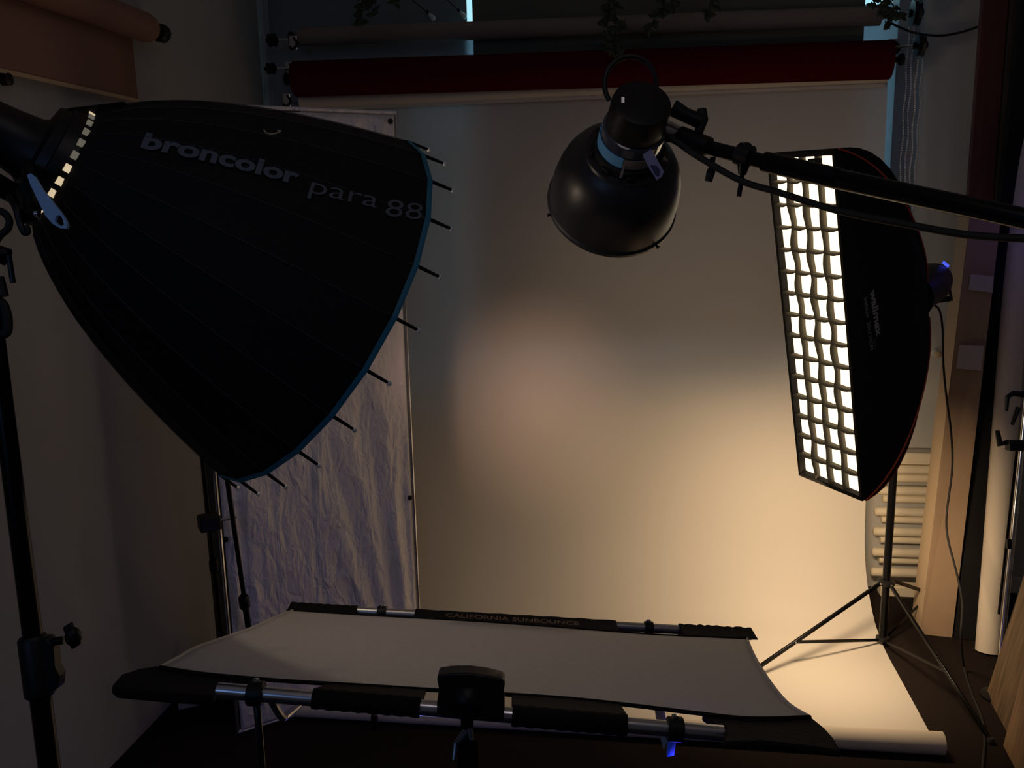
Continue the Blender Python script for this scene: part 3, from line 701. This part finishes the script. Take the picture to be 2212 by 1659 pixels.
MB().sphere(kn+sdr*.038+up*.004, .017, 10, (.8, .8, 1.0)).build('wing_knob', 'black', t)
MB().box(kn+sdr*.036+up*.006, sdr*.008+up*.004, up*.020-sdr*.008, fw*.004).build('knob_wing', 'black', t, bevel=.003)
for k in range(3):
    a = 1.0+k*2.094; d = V((math.cos(a), math.sin(a), 0)); MB().tube([V((foot.x, foot.y, .30)), V((foot.x, foot.y, 0))+d*.42+V((0, 0, .012))], .011, 10).build('leg', 'matte', t)
# T-bar handle and lever at the left edge
MB().tube([PD(-6, 560, 1.5), PD(8, 545, 1.5), PD(20, 548, 1.5)], [.016, .013, .009], 12).build('grip_joint', 'black', t)
MB().tube([PD(19, 552, 1.49), PD(28, 611, 1.49)], .0048, 10).build('t_handle', 'matte', t)
MB().tube([PD(-4, 600, 1.5), PD(6, 640, 1.5)], .010, 10).build('side_plate', 'black', t)
MB().tube(smooth_path([PD(-4, 650, 1.5), PD(8, 660, 1.5), PD(16, 690, 1.5), PD(14, 718, 1.5), PD(2, 720, 1.5)], 4), .0085, 10).build('rubber_grip', 'rubber', t)
# cable loop at the left edge
MB().tube(smooth_path([PD(-14, 455, 1.52), PD(6, 458, 1.52), PD(20, 475, 1.52), PD(16, 495, 1.52), PD(-2, 512, 1.52), PD(-30, 560, 1.52)], 6), .0062, 10).build('looped_cable', 'rubber')
tag(bpy.data.objects['looped_cable'], 'short loop of black cable at the left edge below the umbrella ring', 'cable')

# ------------------------------------------------------------------ overhead lamp with bowl reflector
h0 = PD(1388, 220, 1.79); h1 = PD(1321, 440, 2.085)
ha = (h1-h0); HL = ha.length; ha.normalize()
t = thing('bowl_lamp', 'black flash head with round bowl reflector hung from the boom arm', 'lamp', h1)
MB().lathe(h0, ha, [(0, .050), (.003, .060), (.012, .0625), (.070, .0625), (.075, .058)], 40).build('lamp_body', 'black', t)
MB().lathe(h0, ha, [(.070, .060), (.075, .068), (.130, .068)], 40).build('glass_collar', 'glassy', t)
MB().lathe(h0, ha, [(.128, .066), (.130, .078), (.165, .080), (.17, .070)], 40).build('bayonet_ring', 'black', t)
pr = [(.150, .070), (.152, .092), (.158, .094), (.166, .106), (.182, .120), (.205, .133), (.235, .142), (.27, .148), (HL-.012, .150), (HL-.008, .154), (HL, .154), (HL, .150), (HL-.008, .146), (.27, .144), (.235, .138), (.205, .129), (.182, .115), (.170, .100), (.165, .07)]
bowl = MB().lathe(h0, ha, pr, 72, False, False).build('bowl_reflector', 'dish', t, smooth=35)
# blue tape: partial band round the collar on the lower left
cdr = (CAM-h0); cdr = (cdr-ha*cdr.dot(ha)).normalized(); cyr = ha.cross(cdr)
if cyr.dot(rt) > 0: cyr = -cyr     # cyr points image-left
def arc_band(s0_, s1_, r_, a0, a1, n=24, th=.0015):
    ms = MB(); rws = []
    for k in range(n+1):
        a = math.radians(a0+(a1-a0)*k/n); d = cdr*math.cos(a)+cyr*math.sin(a)
        rws.append([h0+ha*s0_+d*(r_+th), h0+ha*s1_+d*(r_+th), h0+ha*s1_+d*r_, h0+ha*s0_+d*r_])
    ms.grid(rws, close=True); ms.f += [(0, 1, 2, 3), tuple(n*4+j for j in range(4))]; return ms
arc_band(.098, .128, .069, 2, 105).build('blue_tape', 'bluetape_littab', t)
arc_band(.100, .126, .069, -50, 1).build('white_tape', 'greypaper', t)
for k in range(4):
    a = math.radians(-60+k*42); d = cdr*math.cos(a)+cyr*math.sin(a); MB().box(h0+ha*.148+d*.080, ha*.010, ha.cross(d)*.010, d*.005).build('bayonet_lug', 'black', t, bevel=.002)
for k in (-1, 1):
    d = cdr*.55+cyr*k*.83; MB().lathe(h0+ha*(HL-.004)+d*.152, d, [(0, .003), (.007, .003), (.008, .005), (.010, .005)], 8).build('rim_screw', 'black', t)
# round hoop handle above the rear of the body
hc = PD(1362, 182, 1.83); ring = []
for k in range(26):
    a = math.radians(-15+k*9.2); ring.append(hc+rt*(math.cos(a)*.054)+up*(math.sin(a)*.058))
MB().tube(ring, .0055, 10).build('hoop_handle', 'black', t)
MB().box(PD(1345, 218, 1.785)-ha*.002, rt*.003, up*.006, fw*.002).build('power_switch', 'silver', t)
# wire and hanging plastic tag
MB().tube(smooth_path([PD(1383, 300, 1.84), PD(1366, 318, 1.85), PD(1353, 345, 1.86), PD(1340, 385, 1.87)], 4), .0028, 8).build('metal_clip', 'silver', t)
MB().tube([PD(1384, 302, 1.84), PD(1394, 322, 1.83)], .0012, 6).build('tag_string', 'silver', t)
for nm, pts_, m_ in (('tag_sleeve', [(1388, 334), (1407, 322), (1420, 345), (1434, 370), (1430, 381), (1419, 389), (1404, 365)], 'glass'), ('tag_insert', [(1405, 356), (1418, 358), (1426, 368), (1424, 380), (1416, 378)], 'bluelens')):
    mm = MT[m_] if m_ != 'bluelens' else mat('dark_blue_insert', (.02, .025, .12), .3)
    MB().prism([PD(x, y, 1.82 if m_ == 'glass' else 1.818) for x, y in pts_], fw*.002).build(nm, mm, t, smooth=0)
# tilt bracket and lever on the right of the head
MB().tube([PD(1452, 232, 1.86), PD(1480, 248, 1.86), PD(1512, 262, 1.86)], [.018, .015, .016], 14).build('tilt_lever', 'black', t)
MB().tube([PD(1516, 236, 1.86), PD(1517, 258, 1.86), PD(1508, 290, 1.87)], [.010, .013, .009], 14).build('lever_grip', 'rubber', t)
MB().tube([PD(1410, 275, 1.90), PD(1445, 285, 1.90), PD(1475, 295, 1.90)], [.024, .022, .016], 14).build('yoke', 'silver', t)
MB().tube([PD(1420, 330, 1.93), PD(1440, 352, 1.93)], .006, 10).build('mount_spigot', 'white', t)

# boom arm
def BM(x, y): f = (x-1440)/(2212-1440); return PD(x, y, 1.90-.42*f)
t = thing('boom_arm', 'long black boom arm reaching in from the right edge to the bowl lamp', 'boom', BM(1800, 384))
MB().tube([BM(1465, 290), BM(1468, 291), BM(1530, 318), BM(1535, 320)], [.012, .019, .021, .014], 16).build('spigot_clamp', 'black', t)
MB().tube([BM(1528, 318), BM(1660, 352)], .0150, 16).build('thin_tube', 'matte', t)
MB().tube([BM(1590, 330), BM(1594, 331), BM(1622, 340), BM(1626, 341)], [.015, .023, .023, .015], 16).build('coupling', 'black', t)
MB().sphere(BM(1612, 322), .014, 8).build('coupling_knob', 'black', t)
MB().tube([BM(1608, 345), BM(1603, 378)], [.016, .008], 10).build('joint_screw', 'matte', t)
MB().tube([BM(1604, 372), BM(1596, 425)], .0050, 10).build('t_handle', 'matte', t)
MB().tube([BM(1540, 340), BM(1537, 362)], .006, 10).build('lock_screw', 'matte', t)
MB().tube([BM(1538, 362), BM(1536, 370), BM(1530, 392)], [.006, .0095, .008], 10).build('lock_grip', 'rubber', t)
MB().tube([BM(1648, 348), BM(1651, 349), BM(1810, 386)], [.016, .0205, .0205], 18).build('middle_tube', 'matte', t)
e2 = BM(2212, 472); e3 = e2+(e2-BM(1810, 386)).normalized()*.5
MB().tube([BM(1808, 386), BM(1812, 387), e2, e3], [.019, .0195, .0178, .017], 18).build('main_tube', 'matte', t)
# lamp cable under the boom
MB().tube(smooth_path([BM(1424, 300)-fw*.03, BM(1455, 318)-fw*.04, BM(1500, 345)-fw*.03, BM(1600, 390), BM(1680, 415), BM(1810, 455), BM(1950, 483), BM(2080, 506), BM(2212, 515), BM(2330, 512)]), .0070, 12).build('lamp_cable', 'rubber')
tag(bpy.data.objects['lamp_cable'], 'thick black lamp cable running just below the boom arm', 'cable')

# ------------------------------------------------------------------ strip softbox
SC = V((.607, 3.197, 1.484)); SN = V((-.835, -.515, -.188)).normalized()
SW = V((.53, -.847, -.027)); SW = (SW-SN*SW.dot(SN)).normalized(); SV = SN.cross(SW)
if SV.z < 0: SV = -SV
hw, hh, hd_ = .162, .612, .44
t = thing('strip_softbox', 'tall lit strip softbox with fabric grid, black sides and orange piping, on a tripod', 'softbox', SC-SV*hh)
def SB(a, b, d): return SC+SW*a+SV*b-SN*d
def ring_at(f):                       # f 0 front .. 1 back
    g = (1-f**2.1)**.62 if f < 1 else 0
    H2 = .085+(hh-.085)*g; W2 = .075+(hw-.075)*(1-f**2.0)**.7 if f < 1 else .075
    d = f*hd_; c = .25*f
    pts = []
    for a, b in ((1, 1-c), (1, .5), (1, 0), (1, -.5), (1, -1+c), (1-c, -1), (0, -1), (-1+c, -1), (-1, -1+c), (-1, -.5), (-1, 0), (-1, .5), (-1, 1-c), (-1+c, 1), (0, 1), (1-c, 1)):
        pts.append(SB(a*W2, b*H2, d))
    return pts
fs_list = [0, .04, .12, .22, .34, .46, .58, .70, .80, .88, .94, .98, 1.0]
body = MB().grid([ring_at(f) for f in fs_list], close=True); body.f.append(tuple((len(fs_list)-1)*16+j for j in range(16)))
bo = body.build('softbox_body', 'sbfab', t, smooth=30)
# front lip frame
lip = MB()
for (a0, a1, b0_, b1_) in ((-hw, hw, hh-.016, hh), (-hw, hw, -hh, -hh+.016), (-hw, -hw+.012, -hh, hh), (hw-.012, hw, -hh, hh)):
    lip.box(SB((a0+a1)/2, (b0_+b1_)/2, -.001), SW*(a1-a0)/2, SV*(b1_-b0_)/2, SN*.015)
lip.build('front_lip', 'sbfab', t, smooth=0)
MB().box(SB(0, 0, .013), SW*(hw-.012), SV*(hh-.012), SN*.002).build('diffuser', 'diff', t, smooth=0)
# fabric egg-crate grid with slack strips
gr = MB(); NC, NRW = 4, 15; rnd = random.Random(5)
gw, gh = 2*(hw-.012), 2*(hh-.016)
for c_ in range(1, NC):
    x = -gw/2+gw*c_/NC; rws = []
    for j in range(61):
        y = -gh/2+gh*j/60; wob = .0055*math.sin(j/60*math.pi*NRW+c_)+.003*math.sin(j*.9+c_*2)
        rws.append([SB(x+wob*.3, y, .010), SB(x+wob, y, -.016)])
    gr.grid(rws)
for j in range(1, NRW):
    y = -gh/2+gh*j/NRW; rws = []
    for k in range(33):
        x = -gw/2+gw*k/32; sag = -.007*abs(math.sin(k/32*math.pi*NC))+rnd.uniform(-.0006, .0006)
        rws.append([SB(x, y+sag*.3, .010), SB(x, y+sag, -.016)])
    gr.grid(rws)
gr.build('fabric_grid', 'grid', t, solid=.0045, smooth=60)
# orange piping along the rear long seam lines
for s in (1,):
    for idx, nm in ((4, 'piping'), (0, 'piping')):
        MB().tube([ring_at(f)[idx]+(SW*.003) for f in fs_list], .0028, 8).build(nm, 'orange', t)
MB().tube([ring_at(f)[5]-SV*.002 for f in fs_list], .003, 8).build('piping', 'orange', t)
# straps at the top lip
for a_, w_ in ((-.08, .02), (.07, .03)):
    MB().box(SB(a_, hh-.035, -.014), SW*w_, SV*.012, SN*.003).build('velcro_tab', 'sbfab', t)
# lettering on the near side, reads downwards
def side_text(body_, p0, p1, cap_px, bold):
    vs_, fs_ = text_mesh(body_, 1, bold=bold); xm = max(p.x for p in vs_)
    o_ = SB(hw+.004, 0, 0)
    # plane of the near side: through three body points
    A1, A2, A3 = SB(hw, .35, .04), SB(hw, -.35, .04), ring_at(.46)[2]
    n_ = (A2-A1).cross(A3-A1).normalized()
    if n_.dot(CAM-A1) < 0: n_ = -n_
    a_, b_ = PP(*p0, A1+n_*.006, n_), PP(*p1, A1+n_*.006, n_); d_ = (b_-a_); L_ = d_.length; d_.normalize(); u_ = n_.cross(d_)
    s_ = L_/xm; sy = cap_px*L_/math.hypot(p1[0]-p0[0], p1[1]-p0[1])/.70
    return MB().add([a_+d_*p.x*s_+u_*p.y*sy+n_*.001 for p in vs_], fs_)
side_text('walimex', (1879, 630), (1893, 728), 17, .03).build('lettering', 'logo2', bo, smooth=0)
side_text('pro', (1886, 733), (1890, 756), 8, .0).build('lettering', 'logo', bo, smooth=0)
side_text('Softbox  30x120CM', (1866, 643), (1880, 757), 9, .0).build('lettering', 'logo2', bo, smooth=0)

# flash head behind the softbox
b_c = SB(0, 0, hd_-.01); hdv = (-SN); hdv = (hdv*1.0+V((0, 0, .0))).normalized()
t = thing('studio_flash', 'black compact flash head with a blue indicator behind the strip softbox', 'flash', PD(2020, 650, 3.55))
q0 = b_c; q1 = PD(2020, 604, 3.62); hdv = (q1-q0).normalized(); q1b = q1+hdv*.035
LH = (q1b-q0).length
MB().lathe(q0, hdv, [(0, .085), (.012, .085), (.016, .070), (LH*.45, .080), (LH*.75, .080), (LH*.90, .070), (LH, .045), (LH+.004, .01)], 32).build('head_body', 'black', t)
led = PD(2043, 571, 3.53); MB().box(led, (rt*.012-up*.010)*.9, (rt*.5+up*.6)*.006, fw*.003).build('indicator', 'bluelens', t)
MB().tube([PD(1990, 652, 3.55), PD(2050, 646, 3.55)], .012, 10).build('mount_bar', 'black', t)
MB().tube([PD(2050, 618, 3.54), PD(2056, 650, 3.53)], .0055, 8).build('tilt_lever', 'black', t)
MB().tube(smooth_path([PD(2008, 656, 3.55), PD(2028, 668, 3.55), PD(2036, 710, 3.56), PD(2038, 790, 3.58), PD(2046, 870, 3.6), PD(2054, 930, 3.62), PD(2057, 1010, 3.64), PD(2045, 1110, 3.64), PD(2047, 1160, 3.62), PD(2062, 1220, 3.58), PD(2072, 1262, 3.56), PD(2079, 1310, 3.5), PD(2076, 1370, 3.45), PZ(2082, 1440, .03), PZ(2100, 1500, .006), PZ(2121, 1552, .006), PZ(2127, 1600, .006), PZ(2120, 1680, .006)]), .0045, 8).build('flash_cable', 'rubber')
tag(bpy.data.objects['flash_cable'], 'thin black cable dropping from the flash head past the cardboard box to the carpet', 'cable')

# tripod stand of the softbox
sbase = V((1.045, 3.775, 0)); stop = PY(1957, 690, 3.68)
t = thing('tripod_stand', 'black tripod stand carrying the strip softbox, legs spread over the paper edge', 'stand', sbase)
lo = sbase+V((0, 0, .035)); mid = PY(1932, 985, 3.73)
MB().tube([lo, mid], .0165, 16).build('lower_pole', 'matte', t)
MB().tube([mid, stop], .0125, 16).build('upper_pole', 'matte', t)
d_ = (mid-lo).normalized(); MB().lathe(mid-d_*.03, d_, [(0, .017), (.008, .022), (.045, .022), (.052, .014)], 18).build('pole_collar', 'black', t)
MB().tube([stop-d_*.02, PD(2008, 648, 3.56)], .012, 10).build('tilt_arm', 'black', t)
hub = PY(1906, 1256, 3.765); hb = lo+(mid-lo)*((hub.z-lo.z)/(mid.z-lo.z))
MB().lathe(hb-d_*.012, d_, [(0, .022), (.004, .036), (.018, .036), (.026, .022)], 18).build('leg_hub', 'black', t)
MB().lathe(lo-d_*.005, d_, [(0, .018), (.003, .028), (.014, .028), (.02, .018)], 18).build('brace_hub', 'black', t)
feet = [PZ(1588, 1481), PZ(2140, 1606), V((1.50, 4.25, 0))]
for f_ in feet:
    dr = (f_-sbase); dr.z = 0; dr.normalize(); s_ = hb+dr*.034; e_ = f_+V((0, 0, .010))
    lg = MB().bar(s_, e_, .017, .011, V((0, 0, 1))).build('leg', 'matte', t, bevel=.003)
    MB().lathe(f_, (0, 0, 1), [(0, .014), (.012, .014), (.022, .009)], 12).build('rubber_foot', 'rubber', lg)
    m_ = s_.lerp(e_, .60); MB().bar(lo+dr*.026, m_, .014, .005, V((0, 0, 1))).build('brace', 'matte', t, bevel=.002)
    MB().lathe(s_-up*0, -fw, [(0, .005), (.014, .005), (.016, .003)], 10).build('rivet', 'chrome', t)
    MB().lathe(m_, -fw, [(0, .004), (.010, .004), (.012, .002)], 10).build('rivet', 'chrome', t)

# ------------------------------------------------------------------ radiator
Yr = 4.33; t = thing('radiator', 'cream ribbed radiator on the back wall behind the tripod', 'radiator', (1.3, Yr, .1))
zs = [1058, 1104, 1147, 1192, 1235]
xa, xb = PY(1890, 1060, Yr).x, PY(2010, 1200, Yr).x+.12
def rz(y): return PY(1940, y, Yr).z
for y in zs+[1012-0]:
    z = rz(y); MB().tube([(xa, Yr-.01, z), (xa+.008, Yr-.01, z), (xb, Yr-.01, z)], [.013, .022, .022], 18).build('rib', 'rad', t)
for y in [(a_+b_)/2 for a_, b_ in zip(zs[:-1], zs[1:])]+[1034, 1080-44]:
    z = rz(y+1); MB().tube([(xa+.045, Yr+.035, z), (xb, Yr+.035, z)], .020, 14).build('rear_rib', 'rad', t)
MB().abox((xa+.05, Yr-.02, rz(1292)), (xb, Yr+.05, rz(1264))).build('bottom_channel', 'rad', t, bevel=.006)
MB().abox((xa+.03, Yr-.03, rz(1000)), (xb, Yr+.05, rz(975))).build('top_grille', 'rad', t, bevel=.006)
MB().abox((xb-.02, Yr-.02, rz(1290)), (xb+.01, Yr+.08, rz(980))).build('end_header', 'rad', t, bevel=.006)
MB().tube([(xa+.07, Yr+.03, rz(1285)), (xa+.07, Yr+.03, 0)], .011, 10).build('feed_pipe', 'rad', t)
c = PY(2022, 763, 4.40); t = thing('wall_peg', 'small round peg knob on the back wall above the radiator', 'peg', c)
MB().lathe(V((c.x, WB, c.z)), (0, -1, 0), [(0, .008), (.03, .008), (.034, .016), (.05, .017), (.056, .009)], 14).build('peg_head', 'cardedge', t)
MB().lathe(V((c.x, WB-.001, c.z)), (0, -1, 0), [(0, .016), (.006, .014)], 14).build('base_plate', 'white', t)

# ------------------------------------------------------------------ cardboard box, boards, rolls on the right
A, Bq, Cq = PZ(1988, 1370), PZ(2057, 1378), PZ(1969, 1342)
Yt = A.y+.06
A2, B2, C2 = PY(2099, 440, Yt), PY(2166, 440, Yt+.0), PY(2076, 440, Yt+.10)
dq = Cq-A; D_ = Bq+dq; D2 = B2+(C2-A2)
C2 = A2+dq; D2 = B2+dq
t = thing('cardboard_box', 'tall slim brown cardboard box leaning beside the radiator', 'box', (A+Bq)/2)
MB().add([A, Bq, D_, Cq, A2, B2, D2, C2], [(3, 2, 1, 0), (4, 5, 6, 7), (0, 1, 5, 4), (1, 2, 6, 5), (2, 3, 7, 6), (3, 0, 4, 7)]).build('carton', 'card', t, smooth=0, bevel=.002)
def onfront(x, y, off=.002):
    n_ = (Bq-A).cross(A2-A).normalized()
    if n_.dot(CAM-A) < 0: n_ = -n_
    return PP(x, y, A+n_*off, n_), n_
for q in ([(2072, 745), (2126, 748), (2120, 801), (2065, 796)], [(2097, 592), (2147, 597), (2144, 632), (2092, 626)]):
    n_ = onfront(*q[0])[1]; MB().prism([onfront(*p)[0] for p in q], n_*.0008).build('address_label', 'label', t, smooth=0)
# light side edge strip
n2 = (Cq-A).cross(A2-A).normalized(); 
if n2.dot(CAM-A) < 0: n2 = -n2
MB().prism([A+n2*.001, Cq+n2*.001, C2+n2*.001, A2+n2*.001], n2*.001).build('side_face', 'cardedge', t, smooth=0)

def post(name, label, cat, pts, Y, th, m, foot_y=None):
    P = [PY(x, y, Y) for x, y in pts]; lo_ = [p.copy() for p in P]
    o = MB().prism(P, (0, th, 0)).build(name, m, smooth=0, bevel=.003); return tag(o, label, cat)
# dark red board, upright behind the box
x0b, x1b = PY(2104, 200, 4.30).x, PY(2160, 200, 4.30).x
o = MB().abox((x0b, 4.28, 0), (x1b, 4.31, 3.1)).build('red_board', 'redwood', smooth=0, bevel=.003); tag(o, 'dark red wooden board standing upright behind the cardboard box', 'board')
o = MB().abox((x1b+.005, 4.27, 0), (x1b+.07, 4.32, 3.1)).build('brown_batten', mat('dark_brown_batten', (.05, .04, .032), .7, var=.3, scale=10, stretch=(3, 3, .3)), smooth=0, bevel=.003); tag(o, 'narrow dark brown batten standing right of the dark red board', 'board')
# black folded flat leaning right of the box
L0, L1 = PZ(2062, 1380), PZ(2116, 1386); up_ = PY(2214, -60, L0.y+.30)
lean = (up_-L0); T0, T1 = up_, up_+(L1-L0)*.95
o = MB().add([L0, L1, L1+V((.0, .05, 0)), L0+V((.0, .05, 0)), T0, T1, T1+V((0, .05, 0)), T0+V((0, .05, 0))], [(3, 2, 1, 0), (4, 5, 6, 7), (0, 1, 5, 4), (1, 2, 6, 5), (2, 3, 7, 6), (3, 0, 4, 7)]).build('black_board', 'bfab', smooth=0, bevel=.004)
tag(o, 'tall narrow black board leaning between cardboard box and white roll', 'board')
# white paper tube standing on the floor
c0 = PZ(2134, 1408); c1 = PD(2232, 130, 3.72)
t = thing('white_paper_tube', 'white paper roll standing on end at the right, lit warm at its foot', 'paper roll', c0)
dd = (c1-c0).normalized()
MB().tube([c0+V((0, 0, .004)), c0+dd*2.55], .050, 32).build('wound_paper', 'paper_roll', t)
MB().tube([c0+dd*2.54, c0+dd*2.57], .030, 20).build('core_tube', 'card', t)
# chrome stand with lever clamps
a = PD(2166, 1375, 3.45); b = PD(2216, 880, 3.45); a_f = V((a.x, a.y, 0)); dd = (b-a).normalized()
f0 = a-dd*(a.z/dd.z)
t = thing('chrome_stand', 'slim chrome stand with black lever clamps at the right edge', 'stand', V((f0.x, f0.y, 0)))
MB().tube([f0+V((0, 0, .01)), b+dd*.6], .0105, 14).build('pole', 'chrome', t)
MB().tube([f0+rt*-.02+V((0, 0, .35)), PD(2196, 975, 3.25)], .005, 10).build('side_rod', 'matte', t)
c = PD(2197, 962, 3.24); MB().box(c, rt*.036, up*.020, fw*.02).build('clamp', 'black', t, bevel=.006)
MB().tube([PD(2176, 955, 3.2), PD(2160, 960, 3.2), PD(2154, 930, 3.2)], [.010, .012, .008], 10).build('clamp_lever', 'black', t)
MB().tube([PD(2210, 852, 3.2), PD(2188, 850, 3.2), PD(2176, 858, 3.2), PD(2174, 888, 3.2)], [.012, .010, .009, .006], 10).build('clamp_lever', 'black', t)
MB().tube([PD(2200, 880, 3.2), PD(2186, 918, 3.2)], [.010, .006], 10).build('clamp_lever', 'black', t)
MB().box(PD(2179, 1175, 3.24), rt*.008, up*.018, fw*.008).build('stop_block', 'black', t, bevel=.002)
MB().lathe(V((f0.x, f0.y, 0)), (0, 0, 1), [(0, .06), (.01, .06), (.02, .02)], 24).build('base_disc', 'black', t)
# plywood boards leaning at the right
A, Bq = PZ(2130, 1500), PZ(2214, 1654); tl = PY(2212, 1240, A.y); lean = (tl-A); lean *= 1.35
along = (Bq-A)*2.2
o = MB().prism([A, A+along, A+along+lean, A+lean], V((.02, 0, -.004))+V((0, 0, .004))).build('plywood_board', 'wood', smooth=0, bevel=.002)
tag(o, 'brown wood-grain plywood sheet leaning at the lower right edge', 'board')
A3 = PZ(2186, 1612); tl3 = PY(2214, 1505, A3.y); lean3 = (tl3-A3)*2
o = MB().prism([A3-V((.03, 0, 0)), A3-V((.03, 0, 0))+(Bq-A).normalized()*.5, A3+(Bq-A).normalized()*.5+lean3-V((.03, 0, 0)), A3+lean3-V((.03, 0, 0))], V((.012, 0, 0))).build('pale_board', 'wood2', smooth=0, bevel=.002)
tag(o, 'paler plywood offcut leaning in front of the brown sheet in the bottom right corner', 'board')
